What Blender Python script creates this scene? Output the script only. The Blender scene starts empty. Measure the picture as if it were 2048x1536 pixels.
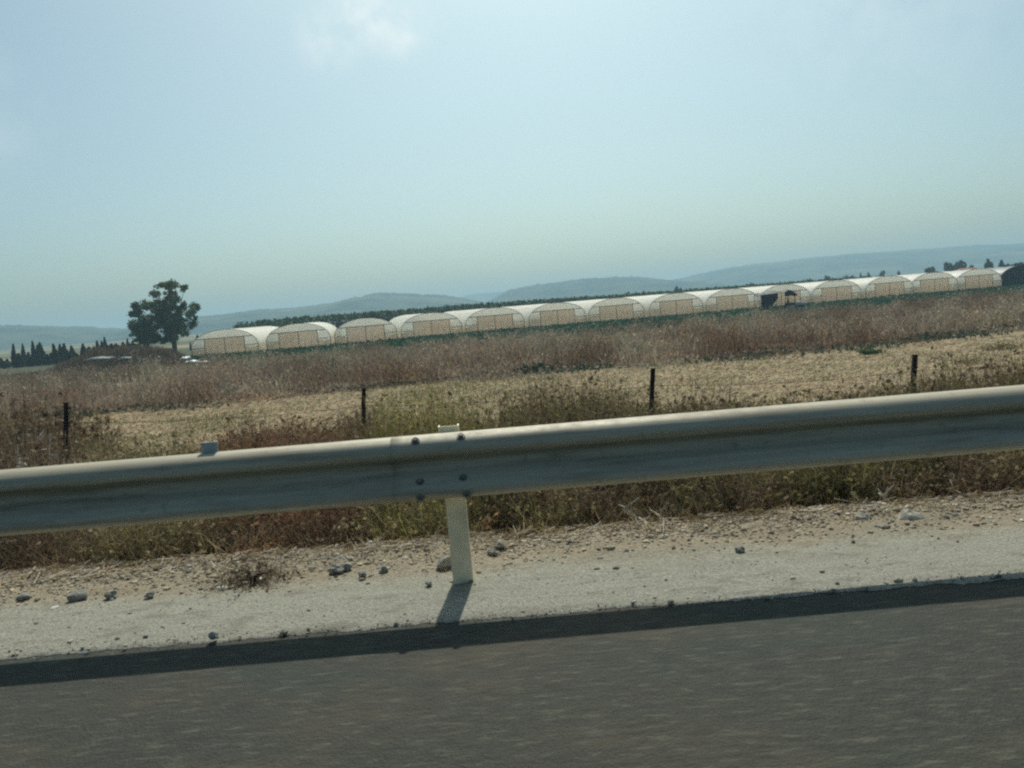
import bpy, bmesh, math, random
import numpy as np
from mathutils import Vector, Matrix
R = math.radians
random.seed(7)
rng = np.random.default_rng(11)
S = bpy.context.scene
COL = S.collection

# ------------------------------------------------------------------ camera
EYE = 1.355
FPX, ROLL, PITCH = 1774.0, R(4.6), R(4.98)
cd = bpy.data.cameras.new('camera')
cam = bpy.data.objects.new('camera', cd)
COL.objects.link(cam)
cd.sensor_width = 36.0
cd.lens = 36.0 * FPX / 2048
cd.clip_start, cd.clip_end = 0.05, 20000
cam.matrix_world = Matrix.Translation((0, 0, EYE)) @ Matrix.Rotation(R(90) - PITCH, 4, 'X') @ Matrix.Rotation(-ROLL, 4, 'Z')
S.camera = cam

# ------------------------------------------------------------------ world, sun, exposure
SUN_EL, SUN_AZ = R(48), R(4)
w = bpy.data.worlds.new('World')
S.world = w
w.use_nodes = True
nt = w.node_tree
nt.nodes.clear()
wo = nt.nodes.new('ShaderNodeOutputWorld')
bg = nt.nodes.new('ShaderNodeBackground')
sky = nt.nodes.new('ShaderNodeTexSky')
sky.sky_type = 'NISHITA'
sky.sun_disc = False
sky.sun_elevation, sky.sun_rotation = SUN_EL, SUN_AZ
sky.altitude, sky.air_density, sky.dust_density, sky.ozone_density = 0, 0.8, 2.9, 2.6
bg.inputs['Strength'].default_value = 0.094
tint = nt.nodes.new('ShaderNodeMix')
tint.data_type, tint.blend_type = 'RGBA', 'MULTIPLY'
tint.inputs['Factor'].default_value = 1.0
tint.inputs['B'].default_value = (0.86, 1.06, 0.97, 1)
nt.links.new(sky.outputs[0], tint.inputs['A'])
# thin summer clouds, placed by direction in the sky
tc = nt.nodes.new('ShaderNodeTexCoord')
cl_noise = nt.nodes.new('ShaderNodeTexNoise')
cl_noise.inputs['Scale'].default_value = 24.0
cl_noise.inputs['Detail'].default_value = 6.0
cl_noise.inputs['Roughness'].default_value = 0.55
nt.links.new(tc.outputs['Generated'], cl_noise.inputs['Vector'])


def wmath(op, a, b=None, clamp=False):
    n = nt.nodes.new('ShaderNodeMath')
    n.operation, n.use_clamp = op, clamp
    for i, v in enumerate((a, b)):
        if v is None:
            continue
        if isinstance(v, (int, float)):
            n.inputs[i].default_value = v
        else:
            nt.links.new(v, n.inputs[i])
    return n.outputs[0]


def cloud_mask(az, el, rad):
    d = (math.sin(R(az)) * math.cos(R(el)), math.cos(R(az)) * math.cos(R(el)), math.sin(R(el)))
    vd = nt.nodes.new('ShaderNodeVectorMath')
    vd.operation = 'DISTANCE'
    nt.links.new(tc.outputs['Generated'], vd.inputs[0])
    vd.inputs[1].default_value = d
    mr = nt.nodes.new('ShaderNodeMapRange')
    mr.interpolation_type = 'SMOOTHSTEP'
    mr.inputs['From Min'].default_value = rad
    mr.inputs['From Max'].default_value = rad * 0.1
    nt.links.new(vd.outputs['Value'], mr.inputs['Value'])
    return mr.outputs[0]


m = None
for az, el, rad, k in ((-6.9, 18.6, 0.06, 1.0), (-9.5, 16.9, 0.05, 0.6), (-5.2, 17.2, 0.045, 0.8), (-30, 12.5, 0.09, 0.30), (-31, 9.5, 0.07, 0.22), (24, 17, 0.2, 0.2)):
    q = wmath('MULTIPLY', cloud_mask(az, el, rad), k)
    m = q if m is None else wmath('MAXIMUM', m, q)
nz = nt.nodes.new('ShaderNodeMapRange')
nz.interpolation_type = 'SMOOTHSTEP'
nz.inputs['From Min'].default_value = 0.33
nz.inputs['From Max'].default_value = 0.66
nz.inputs['To Min'].default_value = 0.15
nt.links.new(cl_noise.outputs['Fac'], nz.inputs['Value'])
cm = nt.nodes.new('ShaderNodeMix')
cm.data_type = 'RGBA'
cm.inputs['B'].default_value = (10.2, 11.0, 10.6, 1)
nt.links.new(wmath('MULTIPLY', wmath('MULTIPLY', m, nz.outputs[0]), 0.75), cm.inputs['Factor'])
nt.links.new(tint.outputs['Result'], cm.inputs['A'])
nt.links.new(cm.outputs['Result'], bg.inputs['Color'])
nt.links.new(bg.outputs[0], wo.inputs[0])

sd = bpy.data.lights.new('sun', 'SUN')
sd.energy, sd.angle, sd.color = 4.0, R(0.8), (1.0, 0.96, 0.84)
sun = bpy.data.objects.new('sun', sd)
COL.objects.link(sun)
sdir = Vector((math.sin(SUN_AZ) * math.cos(SUN_EL), math.cos(SUN_AZ) * math.cos(SUN_EL), math.sin(SUN_EL)))
sun.rotation_euler = sdir.to_track_quat('Z', 'Y').to_euler()
sun.location = sdir * 60

S.view_settings.view_transform = 'Standard'
S.view_settings.look = 'None'
S.view_settings.gamma = 1
S.view_settings.exposure = 0.0
S.render.engine = 'CYCLES'
S.cycles.use_denoising = False
S.cycles.max_bounces = 12
S.cycles.diffuse_bounces = 8
S.cycles.filter_width = 2.3

# ------------------------------------------------------------------ helpers
ca, sa, cp, sp = math.cos(ROLL), math.sin(ROLL), math.cos(PITCH), math.sin(PITCH)


def ray(px, py):
    x, y = px - 1024.0, py - 768.0
    xr, yr = x * ca - y * sa, x * sa + y * ca
    fwd, down = FPX * cp - yr * sp, yr * cp + FPX * sp
    return xr / fwd, -down / fwd          # dx, dz per metre of Y


def at(px, py, Y):
    dx, dz = ray(px, py)
    return Vector((dx * Y, Y, EYE + dz * Y))


def vnoise(x, y, scale, seed):
    g = np.random.default_rng(seed).random((64, 64))
    u, v = np.asarray(x) / scale, np.asarray(y) / scale
    i, j = np.floor(u).astype(int), np.floor(v).astype(int)
    fu, fv = u - i, v - j
    fu, fv = fu * fu * (3 - 2 * fu), fv * fv * (3 - 2 * fv)
    a, b = g[i % 64, j % 64], g[(i + 1) % 64, j % 64]
    c, d = g[i % 64, (j + 1) % 64], g[(i + 1) % 64, (j + 1) % 64]
    return (a * (1 - fu) + b * fu) * (1 - fv) + (c * (1 - fu) + d * fu) * fv


PY = [-50, 5.05, 5.4, 7.0, 9.0, 14, 25, 45, 75, 130, 6000]
PZ = [-0.03, -0.03, -0.12, -0.65, -1.05, -1.68, -1.98, -2.2, -2.3, -2.42, -2.45]


def gz(x, y):
    z = np.interp(y, PY, PZ)
    amp = np.interp(y, [5.0, 6.0, 12, 60, 150], [0.0, 0.05, 0.08, 0.12, 0.05])
    z = z + amp * (vnoise(x, y, 2.3, 5) - 0.5) * 2
    return z


MOUND = (-45.5, 104.0, 8.5, 5.0, 2.35)


def mound_z(x, y):
    u = ((x - MOUND[0]) / MOUND[2]) ** 2 + ((y - MOUND[1]) / MOUND[3]) ** 2
    z = MOUND[4] * np.maximum(0, 1 - u) ** 0.8 * (0.75 + 0.5 * vnoise(x, y, 2.0, 31))
    return z


def tag(o, label=None, cat=None, group=None, kind=None):
    if label: o['label'] = label
    if cat: o['category'] = cat
    if group: o['group'] = group
    if kind: o['kind'] = kind
    return o


def link(name, me, mat=None, parent=None):
    o = bpy.data.objects.new(name, me)
    COL.objects.link(o)
    if mat is not None and me is not None and not me.materials:
        me.materials.append(mat)
    if parent: o.parent = parent
    return o


def empty(name, loc, rz=0.0):
    o = bpy.data.objects.new(name, None)
    COL.objects.link(o)
    o.location, o.rotation_euler = loc, (0, 0, rz)
    o.empty_display_size = 0.3
    return o


def copy_tree(o, parent=None):
    c = o.copy()
    COL.objects.link(c)
    if parent: c.parent = parent
    for ch in list(o.children):
        copy_tree(ch, c)
    return c


def poly_mesh(name, V, k, tints=None, smooth=False):
    """V: (n, k, 3) separate polygons of k corners"""
    V = np.asarray(V, dtype=np.float32)
    n = V.shape[0]
    me = bpy.data.meshes.new(name)
    me.vertices.add(n * k)
    me.vertices.foreach_set('co', V.reshape(-1))
    me.loops.add(n * k)
    me.loops.foreach_set('vertex_index', np.arange(n * k, dtype=np.int32))
    me.polygons.add(n)
    me.polygons.foreach_set('loop_start', np.arange(0, n * k, k, dtype=np.int32))
    me.polygons.foreach_set('loop_total', np.full(n, k, dtype=np.int32))
    me.update(calc_edges=True)
    if tints is not None:
        ca_ = me.color_attributes.new('tint', 'FLOAT_COLOR', 'POINT')
        t = np.ones((n, k, 4), dtype=np.float32)
        t[:, :, :3] = np.asarray(tints, dtype=np.float32)[:, None, :]
        ca_.data.foreach_set('color', t.reshape(-1))
    return me


def grid_mesh(name, P, smooth=True):
    """P: (r, c, 3) grid"""
    r, c, _ = P.shape
    me = bpy.data.meshes.new(name)
    idx = np.arange(r * c).reshape(r, c)
    F = np.stack([idx[:-1, :-1], idx[:-1, 1:], idx[1:, 1:], idx[1:, :-1]], -1).reshape(-1, 4)
    me.vertices.add(r * c)
    me.vertices.foreach_set('co', P.astype(np.float32).reshape(-1))
    n = len(F)
    me.loops.add(n * 4)
    me.loops.foreach_set('vertex_index', F.astype(np.int32).reshape(-1))
    me.polygons.add(n)
    me.polygons.foreach_set('loop_start', np.arange(0, n * 4, 4, dtype=np.int32))
    me.polygons.foreach_set('loop_total', np.full(n, 4, dtype=np.int32))
    me.update(calc_edges=True)
    if smooth:
        me.polygons.foreach_set('use_smooth', np.ones(n, dtype=bool))
    return me


class MB:
    def __init__(s):
        s.v, s.f, s.sm = [], [], []

    def add(s, vs, fs, smooth=False):
        b = len(s.v)
        s.v += [tuple(p) for p in vs]
        s.f += [tuple(b + i for i in f) for f in fs]
        s.sm += [smooth] * len(fs)

    def box(s, c, d, rot=None):
        x, y, z = d[0] / 2, d[1] / 2, d[2] / 2
        vs = [Vector((sx * x, sy * y, sz * z)) for sz in (-1, 1) for sy in (-1, 1) for sx in (-1, 1)]
        if rot is not None: vs = [rot @ q for q in vs]
        vs = [q + Vector(c) for q in vs]
        s.add(vs, [(0, 2, 3, 1), (4, 5, 7, 6), (0, 1, 5, 4), (2, 6, 7, 3), (0, 4, 6, 2), (1, 3, 7, 5)])

    def tube(s, pts, rad, n=6, cap=True):
        pts = [Vector(p) for p in pts]
        if not hasattr(rad, '__len__'): rad = [rad] * len(pts)
        vs, fs = [], []
        for i, p in enumerate(pts):
            d = (pts[min(i + 1, len(pts) - 1)] - pts[max(i - 1, 0)]).normalized()
            u = d.orthogonal().normalized() if abs(d.z) < 0.95 else d.cross(Vector((0, 1, 0))).normalized()
            if abs(d.z) < 0.95: u = d.cross(Vector((0, 0, 1))).normalized()
            v = d.cross(u)
            for k in range(n):
                a = 2 * math.pi * k / n
                vs.append(p + (u * math.cos(a) + v * math.sin(a)) * rad[i])
        for i in range(len(pts) - 1):
            for k in range(n):
                k2 = (k + 1) % n
                fs.append((i * n + k, i * n + k2, (i + 1) * n + k2, (i + 1) * n + k))
        s.add(vs, fs, True)
        if cap:
            b = len(s.v) - len(vs)
            s.f += [tuple(b + k for k in reversed(range(n))), tuple(b + (len(pts) - 1) * n + k for k in range(n))]
            s.sm += [False, False]

    def mesh(s, name):
        me = bpy.data.meshes.new(name)
        me.from_pydata(s.v, [], s.f)
        me.polygons.foreach_set('use_smooth', s.sm)
        me.update()
        return me

    def build(s, name, mat, parent=None):
        return link(name, s.mesh(name), mat, parent)


# ------------------------------------------------------------------ materials
class NB:
    def __init__(s, name):
        s.m = bpy.data.materials.new(name)
        s.m.use_nodes = True
        s.t = s.m.node_tree
        s.t.nodes.clear()
        s.out = s.t.nodes.new('ShaderNodeOutputMaterial')

    def n(s, typ, **kw):
        nd = s.t.nodes.new(typ)
        for k, v in kw.items(): setattr(nd, k, v)
        return nd

    def set(s, sock, v):
        if isinstance(v, bpy.types.NodeSocket):
            s.t.links.new(v, sock)
        elif isinstance(v, (tuple, list)) and len(v) == 3 and sock.type == 'RGBA':
            sock.default_value = (*v, 1)
        else:
            sock.default_value = v

    def pos(s, obj=False):
        if obj: return s.n('ShaderNodeTexCoord').outputs['Object']
        return s.n('ShaderNodeNewGeometry').outputs['Position']

    def mapping(s, vec, scale=(1, 1, 1), loc=(0, 0, 0)):
        mp = s.n('ShaderNodeMapping')
        s.set(mp.inputs['Vector'], vec)
        mp.inputs['Scale'].default_value, mp.inputs['Location'].default_value = scale, loc
        return mp.outputs[0]

    def noise(s, vec, scale, detail=4, rough=0.55):
        nd = s.n('ShaderNodeTexNoise')
        s.set(nd.inputs['Vector'], vec)
        nd.inputs['Scale'].default_value, nd.inputs['Detail'].default_value = scale, detail
        nd.inputs['Roughness'].default_value = rough
        return nd.outputs['Fac']

    def ramp(s, fac, lo, hi, a=0.0, b=1.0):
        mr = s.n('ShaderNodeMapRange', interpolation_type='SMOOTHSTEP')
        s.set(mr.inputs['Value'], fac)
        mr.inputs['From Min'].default_value, mr.inputs['From Max'].default_value = lo, hi
        mr.inputs['To Min'].default_value, mr.inputs['To Max'].default_value = a, b
        return mr.outputs[0]

    def mix(s, fac, a, b, blend='MIX'):
        mx = s.n('ShaderNodeMix', data_type='RGBA', blend_type=blend)
        s.set(mx.inputs['Factor'], fac)
        s.set(mx.inputs['A'], a)
        s.set(mx.inputs['B'], b)
        return mx.outputs['Result']

    def math(s, op, a, b=0.0):
        md = s.n('ShaderNodeMath', operation=op)
        s.set(md.inputs[0], a)
        s.set(md.inputs[1], b)
        return md.outputs[0]

    def bump(s, h, strength=0.5, dist=0.02):
        b = s.n('ShaderNodeBump')
        b.inputs['Strength'].default_value, b.inputs['Distance'].default_value = strength, dist
        s.set(b.inputs['Height'], h)
        return b.outputs[0]

    def bsdf(s, color, rough=0.9, metal=0.0, spec=0.3, normal=None, transl=0.0, tcol=None):
        p = s.n('ShaderNodeBsdfPrincipled')
        s.set(p.inputs['Base Color'], color)
        s.set(p.inputs['Roughness'], rough)
        s.set(p.inputs['Metallic'], metal)
        p.inputs['Specular IOR Level'].default_value = spec
        if normal is not None: s.set(p.inputs['Normal'], normal)
        sh = p.outputs[0]
        if transl > 0:
            t = s.n('ShaderNodeBsdfTranslucent')
            s.set(t.inputs['Color'], tcol if tcol is not None else color)
            mx = s.n('ShaderNodeMixShader')
            mx.inputs[0].default_value = transl
            s.t.links.new(sh, mx.inputs[1])
            s.t.links.new(t.outputs[0], mx.inputs[2])
            sh = mx.outputs[0]
        s.t.links.new(sh, s.out.inputs[0])
        return s.m


def mat_plain(name, col, var=0.25, scale=6.0, rough=0.8, metal=0.0, spec=0.3, transl=0.0, bump=0.0, obj=True, col2=None):
    b = NB(name)
    p = b.pos(obj)
    f = b.noise(p, scale, 5, 0.6)
    c2 = col2 or tuple(c * (1 - var) for c in col)
    c1 = tuple(min(1, c * (1 + var * 0.6)) for c in col)
    c = b.mix(b.ramp(f, 0.3, 0.7), c2, c1)
    nrm = b.bump(b.noise(p, scale * 6, 3), bump, 0.01) if bump else None
    return b.bsdf(c, rough, metal, spec, nrm, transl)


def mat_tint(name, transl=0.35, rough=0.8, var=0.3, scale=3.0):
    b = NB(name)
    at_ = b.n('ShaderNodeAttribute', attribute_name='tint')
    f = b.noise(b.pos(), scale, 3, 0.6)
    k = b.ramp(f, 0.25, 0.75, 1 - var, 1 + var)
    hs = b.n('ShaderNodeHueSaturation')
    b.set(hs.inputs['Color'], at_.outputs['Color'])
    b.set(hs.inputs['Value'], k)
    return b.bsdf(hs.outputs[0], rough, 0, 0.2, None, transl)


def mat_asphalt():
    b = NB('asphalt')
    p = b.pos()
    fine = b.noise(p, 130, 4, 0.7)
    mid = b.noise(b.mapping(p, (5, 22, 1)), 1.0, 5, 0.6)
    big = b.noise(b.mapping(p, (0.5, 1.2, 1)), 1.0, 4, 0.6)
    vor = b.n('ShaderNodeTexVoronoi')
    b.set(vor.inputs['Vector'], p)
    vor.inputs['Scale'].default_value = 75
    sp_ = b.ramp(vor.outputs['Color'], 0.2, 0.9)
    c = b.mix(b.ramp(fine, 0.32, 0.68), (0.015, 0.019, 0.014), (0.054, 0.057, 0.040))
    c = b.mix(b.ramp(mid, 0.35, 0.7, 0, 0.75), c, (0.020, 0.023, 0.019))
    c = b.mix(b.math('MULTIPLY', sp_, 0.25), c, (0.07, 0.067, 0.056))
    c = b.mix(b.ramp(big, 0.35, 0.65, 0, 0.5), c, (0.047, 0.043, 0.033))
    pt = b.noise(b.mapping(p, (0.9, 1.6, 1), (3, 7, 0)), 1.0, 3, 0.55)
    c = b.mix(b.ramp(pt, 0.50, 0.68, 0, 0.55), c, (0.074, 0.061, 0.040))  # brownish patches imitate car window reflections, readable as wear
    pg = b.noise(b.mapping(p, (0.7, 1.3, 1), (11, 2, 0)), 1.0, 3, 0.55)
    c = b.mix(b.ramp(pg, 0.52, 0.66, 0, 0.55), c, (0.024, 0.038, 0.029))  # greenish patches, window reflections put into the colour as well
    ch = b.noise(b.mapping(p, (9, 34, 1)), 1.0, 3, 0.6)
    c = b.mix(b.ramp(ch, 0.52, 0.72, 0, 0.7), c, (0.098, 0.098, 0.070))
    c = b.mix(b.ramp(ch, 0.48, 0.30, 0, 0.6), c, (0.016, 0.018, 0.015))
    h = b.math('ADD', b.math('MULTIPLY', vor.outputs['Distance'], 0.8), fine)
    return b.bsdf(c, 0.85, 0, 0.3, b.bump(h, 0.7, 0.006))


def mat_verge():
    b = NB('pale gravel')
    p = b.pos()
    xyz = b.n('ShaderNodeSeparateXYZ')
    b.set(xyz.inputs[0], p)
    fine = b.noise(p, 70, 4, 0.7)
    mid = b.noise(b.mapping(p, (4, 9, 1)), 1.0, 5, 0.65)
    big = b.noise(p, 1.3, 4, 0.6)
    c = b.mix(b.ramp(fine, 0.3, 0.7), (0.19, 0.185, 0.15), (0.375, 0.365, 0.30))
    c = b.mix(b.ramp(mid, 0.50, 0.70, 0, 0.75), c, (0.17, 0.155, 0.125))
    far = b.math('ADD', xyz.outputs['Y'], b.math('MULTIPLY', mid, 0.5))
    c = b.mix(b.ramp(far, 4.55, 4.95, 0, 0.75), c, b.mix(b.ramp(fine, 0.35, 0.65), (0.17, 0.13, 0.08), (0.36, 0.29, 0.19)))
    c = b.mix(b.ramp(big, 0.5, 0.75, 0, 0.45), c, (0.26, 0.235, 0.185))
    return b.bsdf(c, 0.95, 0, 0.2, b.bump(b.math('ADD', fine, b.math('MULTIPLY', mid, 1.5)), 0.8, 0.012))


def mat_ground():
    b = NB('field soil and straw')
    p = b.pos()
    xyz = b.n('ShaderNodeSeparateXYZ')
    b.set(xyz.inputs[0], p)
    wob = b.noise(p, 0.18, 4, 0.6)
    y = b.math('ADD', xyz.outputs['Y'], b.math('MULTIPLY', b.math('SUBTRACT', wob, 0.5), 8.0))
    fine = b.noise(b.mapping(p, (2.5, 4, 1)), 5.0, 6, 0.75)
    mid = b.noise(b.mapping(p, (0.25, 0.7, 1)), 1.0, 5, 0.6)
    straw = b.mix(b.ramp(fine, 0.3, 0.7), (0.21, 0.155, 0.09), (0.46, 0.37, 0.225))
    straw = b.mix(b.ramp(mid, 0.48, 0.66, 0, 0.7), straw, (0.27, 0.155, 0.09))
    straw = b.mix(b.ramp(b.noise(p, 0.35, 4), 0.48, 0.66, 0, 0.6), straw, (0.17, 0.16, 0.07))
    bank = b.mix(b.ramp(fine, 0.3, 0.7), (0.07, 0.05, 0.032), (0.18, 0.13, 0.08))
    weed = b.mix(b.ramp(fine, 0.3, 0.7), (0.07, 0.05, 0.032), (0.15, 0.11, 0.07))
    crop = b.mix(b.ramp(fine, 0.3, 0.7), (0.025, 0.05, 0.022), (0.09, 0.085, 0.05))
    plain = b.mix(b.ramp(b.noise(b.mapping(p, (0.004, 0.02, 1)), 1.0, 4), 0.4, 0.62), (0.07, 0.085, 0.04), (0.30, 0.25, 0.14))
    c = b.mix(b.ramp(b.math('ADD', xyz.outputs['Y'], b.math('MULTIPLY', wob, 3)), 10, 14), bank, straw)
    edge = b.math('SUBTRACT', y, b.math('MULTIPLY', xyz.outputs['X'], 0.14))
    c = b.mix(b.ramp(edge, 43.0, 45.5), c, weed)
    c = b.mix(b.ramp(y, 72, 80), c, crop)
    c = b.mix(b.ramp(y, 190, 260), c, plain)
    return b.bsdf(c, 0.95, 0, 0.15, b.bump(fine, 0.35, 0.012))


def mat_hill():
    b = NB('wooded hillside')
    p = b.pos()
    f = b.noise(p, 0.012, 6, 0.65)
    g = b.noise(b.mapping(p, (0.004, 0.004, 0.02)), 1.0, 4, 0.5)
    c = b.mix(b.ramp(f, 0.40, 0.60), (0.018, 0.032, 0.016), (0.085, 0.095, 0.05))
    c = b.mix(b.ramp(g, 0.54, 0.68, 0, 0.45), c, (0.24, 0.21, 0.14))
    return b.bsdf(c, 1.0, 0, 0.0)


def mat_zinc():
    b = NB('galvanised steel')
    p = b.pos(True)
    st = b.noise(b.mapping(p, (0.8, 30, 30)), 1.0, 4, 0.6)
    sp_ = b.noise(p, 14, 5, 0.7)
    c = b.mix(b.ramp(st, 0.3, 0.7), (0.38, 0.345, 0.255), (0.50, 0.455, 0.34))
    c = b.mix(b.ramp(sp_, 0.56, 0.74, 0, 0.7), c, (0.27, 0.235, 0.17))
    dn = b.noise(b.mapping(p, (1.2, 4, 16)), 1.0, 5, 0.65)
    c = b.mix(b.ramp(dn, 0.46, 0.70, 0, 0.75), c, (0.23, 0.195, 0.135))
    r = b.ramp(sp_, 0.3, 0.7, 0.55, 0.68)
    return b.bsdf(c, r, 0.05, 0.28, b.bump(st, 0.15, 0.01))


def mat_cover(name, col, transl, rough=0.45, scale=0.6, clear=0.0):
    b = NB(name)
    p = b.pos(True)
    f = b.noise(b.mapping(p, (1, 0.35, 1)), scale * 2, 5, 0.65)
    c = b.mix(b.ramp(f, 0.3, 0.72), tuple(k * 0.82 for k in col), col)
    h = b.noise(b.mapping(p, (3, 0.6, 3)), 1.0, 3)
    b.bsdf(c, rough, 0, 0.35, b.bump(h, 0.3, 0.08), transl)
    if clear > 0:
        src = b.out.inputs[0].links[0].from_socket
        tr_ = b.n('ShaderNodeBsdfTransparent')
        mx = b.n('ShaderNodeMixShader')
        mx.inputs[0].default_value = clear
        b.t.links.new(src, mx.inputs[1])
        b.t.links.new(tr_.outputs[0], mx.inputs[2])
        b.t.links.new(mx.outputs[0], b.out.inputs[0])
    return b.m


M = dict(
    asphalt=mat_asphalt(), verge=mat_verge(), ground=mat_ground(), hill=mat_hill(), zinc=mat_zinc(),
    zinc_post=mat_plain('weathered steel post', (0.88, 0.77, 0.53), 0.18, 9, 0.6, 0.25, 0.4, bump=0.2),
    bolt=mat_plain('dark bolt steel', (0.20, 0.20, 0.18), 0.3, 30, 0.55, 0.5),
    reflector=mat_plain('grey reflector plate', (0.42, 0.47, 0.45), 0.2, 20, 0.5),
    rust=mat_plain('rusted fence steel', (0.055, 0.038, 0.032), 0.4, 14, 0.85, 0.2, bump=0.3),
    wire=mat_plain('rusty wire', (0.07, 0.055, 0.045), 0.3, 8, 0.8, 0.3),
    roof=mat_cover('white greenhouse film', (0.96, 0.94, 0.85), 0.46),
    gable=mat_cover('pale gable film', (0.90, 0.93, 0.88), 0.75, clear=0.28),
    netting=mat_cover('beige insect netting', (0.80, 0.64, 0.485), 0.66, 0.9, 1.5, clear=0.10),
    sidefilm=mat_cover('beige side film', (0.80, 0.73, 0.60), 0.5),
    bounce=mat_plain('pale mulch film', (0.72, 0.70, 0.62), 0.2, 1.5, 0.8),  # pale colour chosen to bounce light inside the greenhouses
    frame=mat_plain('greenhouse frame tube', (0.20, 0.17, 0.145), 0.3, 2, 0.7, 0.2),
    shade=mat_cover('dark shade netting', (0.028, 0.042, 0.042), 0.25, 0.9, 1.5),
    shade_roof=mat_cover('grey shade film', (0.26, 0.29, 0.28), 0.25),
    black=mat_plain('black tarpaulin', (0.017, 0.021, 0.024), 0.4, 2, 0.7),
    tractor=mat_plain('dull green tractor paint', (0.03, 0.07, 0.055), 0.3, 3, 0.5),
    rubber=mat_plain('tyre rubber', (0.02, 0.02, 0.02), 0.3, 6, 0.9),
    pale=mat_plain('pale bonnet sheen and rims', (0.6, 0.62, 0.6), 0.2, 3, 0.4),
    bark=mat_plain('tree bark', (0.10, 0.08, 0.06), 0.35, 3, 0.95),
    tint=mat_tint('dry stems'), leaf=mat_tint('leaves', 0.3, 0.6, 0.35, 0.6),
    stone=mat_tint('loose stone', 0.0, 0.95, 0.3, 40.0),
    rock=mat_plain('grey stone', (0.29, 0.28, 0.24), 0.35, 18, 0.95, bump=0.5),
    white=mat_plain('white plastic sheet', (0.82, 0.84, 0.82), 0.12, 1.2, 0.5),
    greysheet=mat_plain('grey weathered sheet', (0.30, 0.33, 0.30), 0.3, 1.0, 0.8),
    deadwood=mat_plain('bleached dead wood', (0.50, 0.47, 0.38), 0.3, 9, 0.95),
    tile=mat_plain('orange roof tile', (0.42, 0.20, 0.13), 0.25, 1.5, 0.9),
    plaster=mat_plain('pale plaster', (0.55, 0.52, 0.46), 0.15, 1, 0.9),
    litter=mat_plain('pale litter', (0.7, 0.72, 0.68), 0.2, 20, 0.6),
)

# ------------------------------------------------------------------ ground, road, verge
ys = np.unique(np.concatenate([np.linspace(-40, 3, 8), np.linspace(3, 16, 80), np.linspace(16, 60, 90), np.linspace(60, 220, 80),
                               np.geomspace(220, 5100, 40)]))
xs = np.unique(np.concatenate([-np.geomspace(70, 5000, 26), np.linspace(-70, 90, 220), np.geomspace(90, 5000, 26)]))
XX, YY = np.meshgrid(xs, ys)
tag(link('ground', grid_mesh('ground', np.stack([XX, YY, gz(XX, YY)], -1)), M['ground']), kind='structure',
    label='dry straw coloured farmland below the roadside')


def edge_y(x):
    return 3.775 + 0.035 * (vnoise(x, x * 0 + 3, 0.35, 3) - .5) + 0.03 * (vnoise(x, x * 0 + 9, 0.09, 4) - .5) + 0.05 * (vnoise(x, x * 0 + 1, 1.7, 8) - .5) + 0.022 * (vnoise(x, x * 0 + 1, 0.03, 18) - .5) + 0.012 * (vnoise(x, x * 0 + 4, 0.012, 19) - .5)


xr = np.concatenate([np.linspace(-60, -5, 60), np.linspace(-4.99, 5, 1400), np.linspace(5.05, 60, 60)])
rows = [np.full_like(xr, -9.0), np.full_like(xr, 0.0), np.full_like(xr, 2.0), np.full_like(xr, 3.4), np.full_like(xr, 3.95)]
tag(link('road', grid_mesh('road', np.stack([np.stack([xr, r, np.full_like(xr, 0.0)], -1) for r in rows], 0)), M['asphalt']),
    kind='structure', label='dark asphalt carriageway along the guardrail')
ey = edge_y(xr)
P = []
for t, dz in ((0.0, 0.0015), (0.006, 0.005), (0.03, 0.009)):
    P.append(np.stack([xr, ey + t, np.full_like(xr, dz)], -1))
for yv in np.concatenate([np.linspace(3.9, 5.1, 34), np.linspace(5.13, 5.6, 8)]):
    yy = np.full_like(xr, yv)
    base = np.interp(yv, [3.9, 4.5, 4.9, 5.12, 5.3, 5.6], [0.011, 0.02, 0.035, 0.025, -0.12, -0.35])
    rough = np.interp(yv, [3.9, 4.4, 4.8, 5.3], [0.004, 0.010, 0.032, 0.04])
    z = base + rough * (vnoise(xr, yy, 0.13, 21) - .5) + rough * 1.6 * (vnoise(xr, yy, 0.45, 22) - .5)
    P.append(np.stack([xr, yy, z], -1))
tag(link('verge', grid_mesh('verge', np.stack(P, 0)), M['verge']), kind='structure', label='pale gravel verge under the guardrail')

# ------------------------------------------------------------------ hills
HILLS = [
    (1500, 420, [(-900, 690), (-500, 668), (-200, 655), (0, 653), (60, 652), (110, 654), (170, 657), (215, 663), (260, 672), (330, 692)], 1),
    (1750, 480, [(60, 700), (180, 678), (260, 665), (330, 650), (395, 636), (480, 626), (560, 617), (640, 611), (690, 606), (710, 598), (740, 590), (770, 587), (810, 589), (860, 591), (905, 595), (950, 600), (1000, 612), (1060, 628)], 2),
    (3300, 500, [(820, 625), (880, 606), (930, 592), (975, 585), (1005, 583), (1040, 590), (1100, 600)], 3),
    (2000, 480, [(950, 622), (985, 600), (1005, 585), (1030, 576), (1080, 569), (1130, 563), (1190, 558), (1240, 555), (1285, 557), (1330, 561), (1380, 566), (1440, 580), (1500, 592)], 4),
    (2500, 700, [(1240, 590), (1310, 566), (1370, 556), (1430, 541), (1490, 531), (1560, 523), (1640, 515), (1720, 508), (1800, 502), (1880, 497), (1960, 493), (2048, 489), (2300, 470), (2700, 448), (3200, 440)], 5),
]
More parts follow.
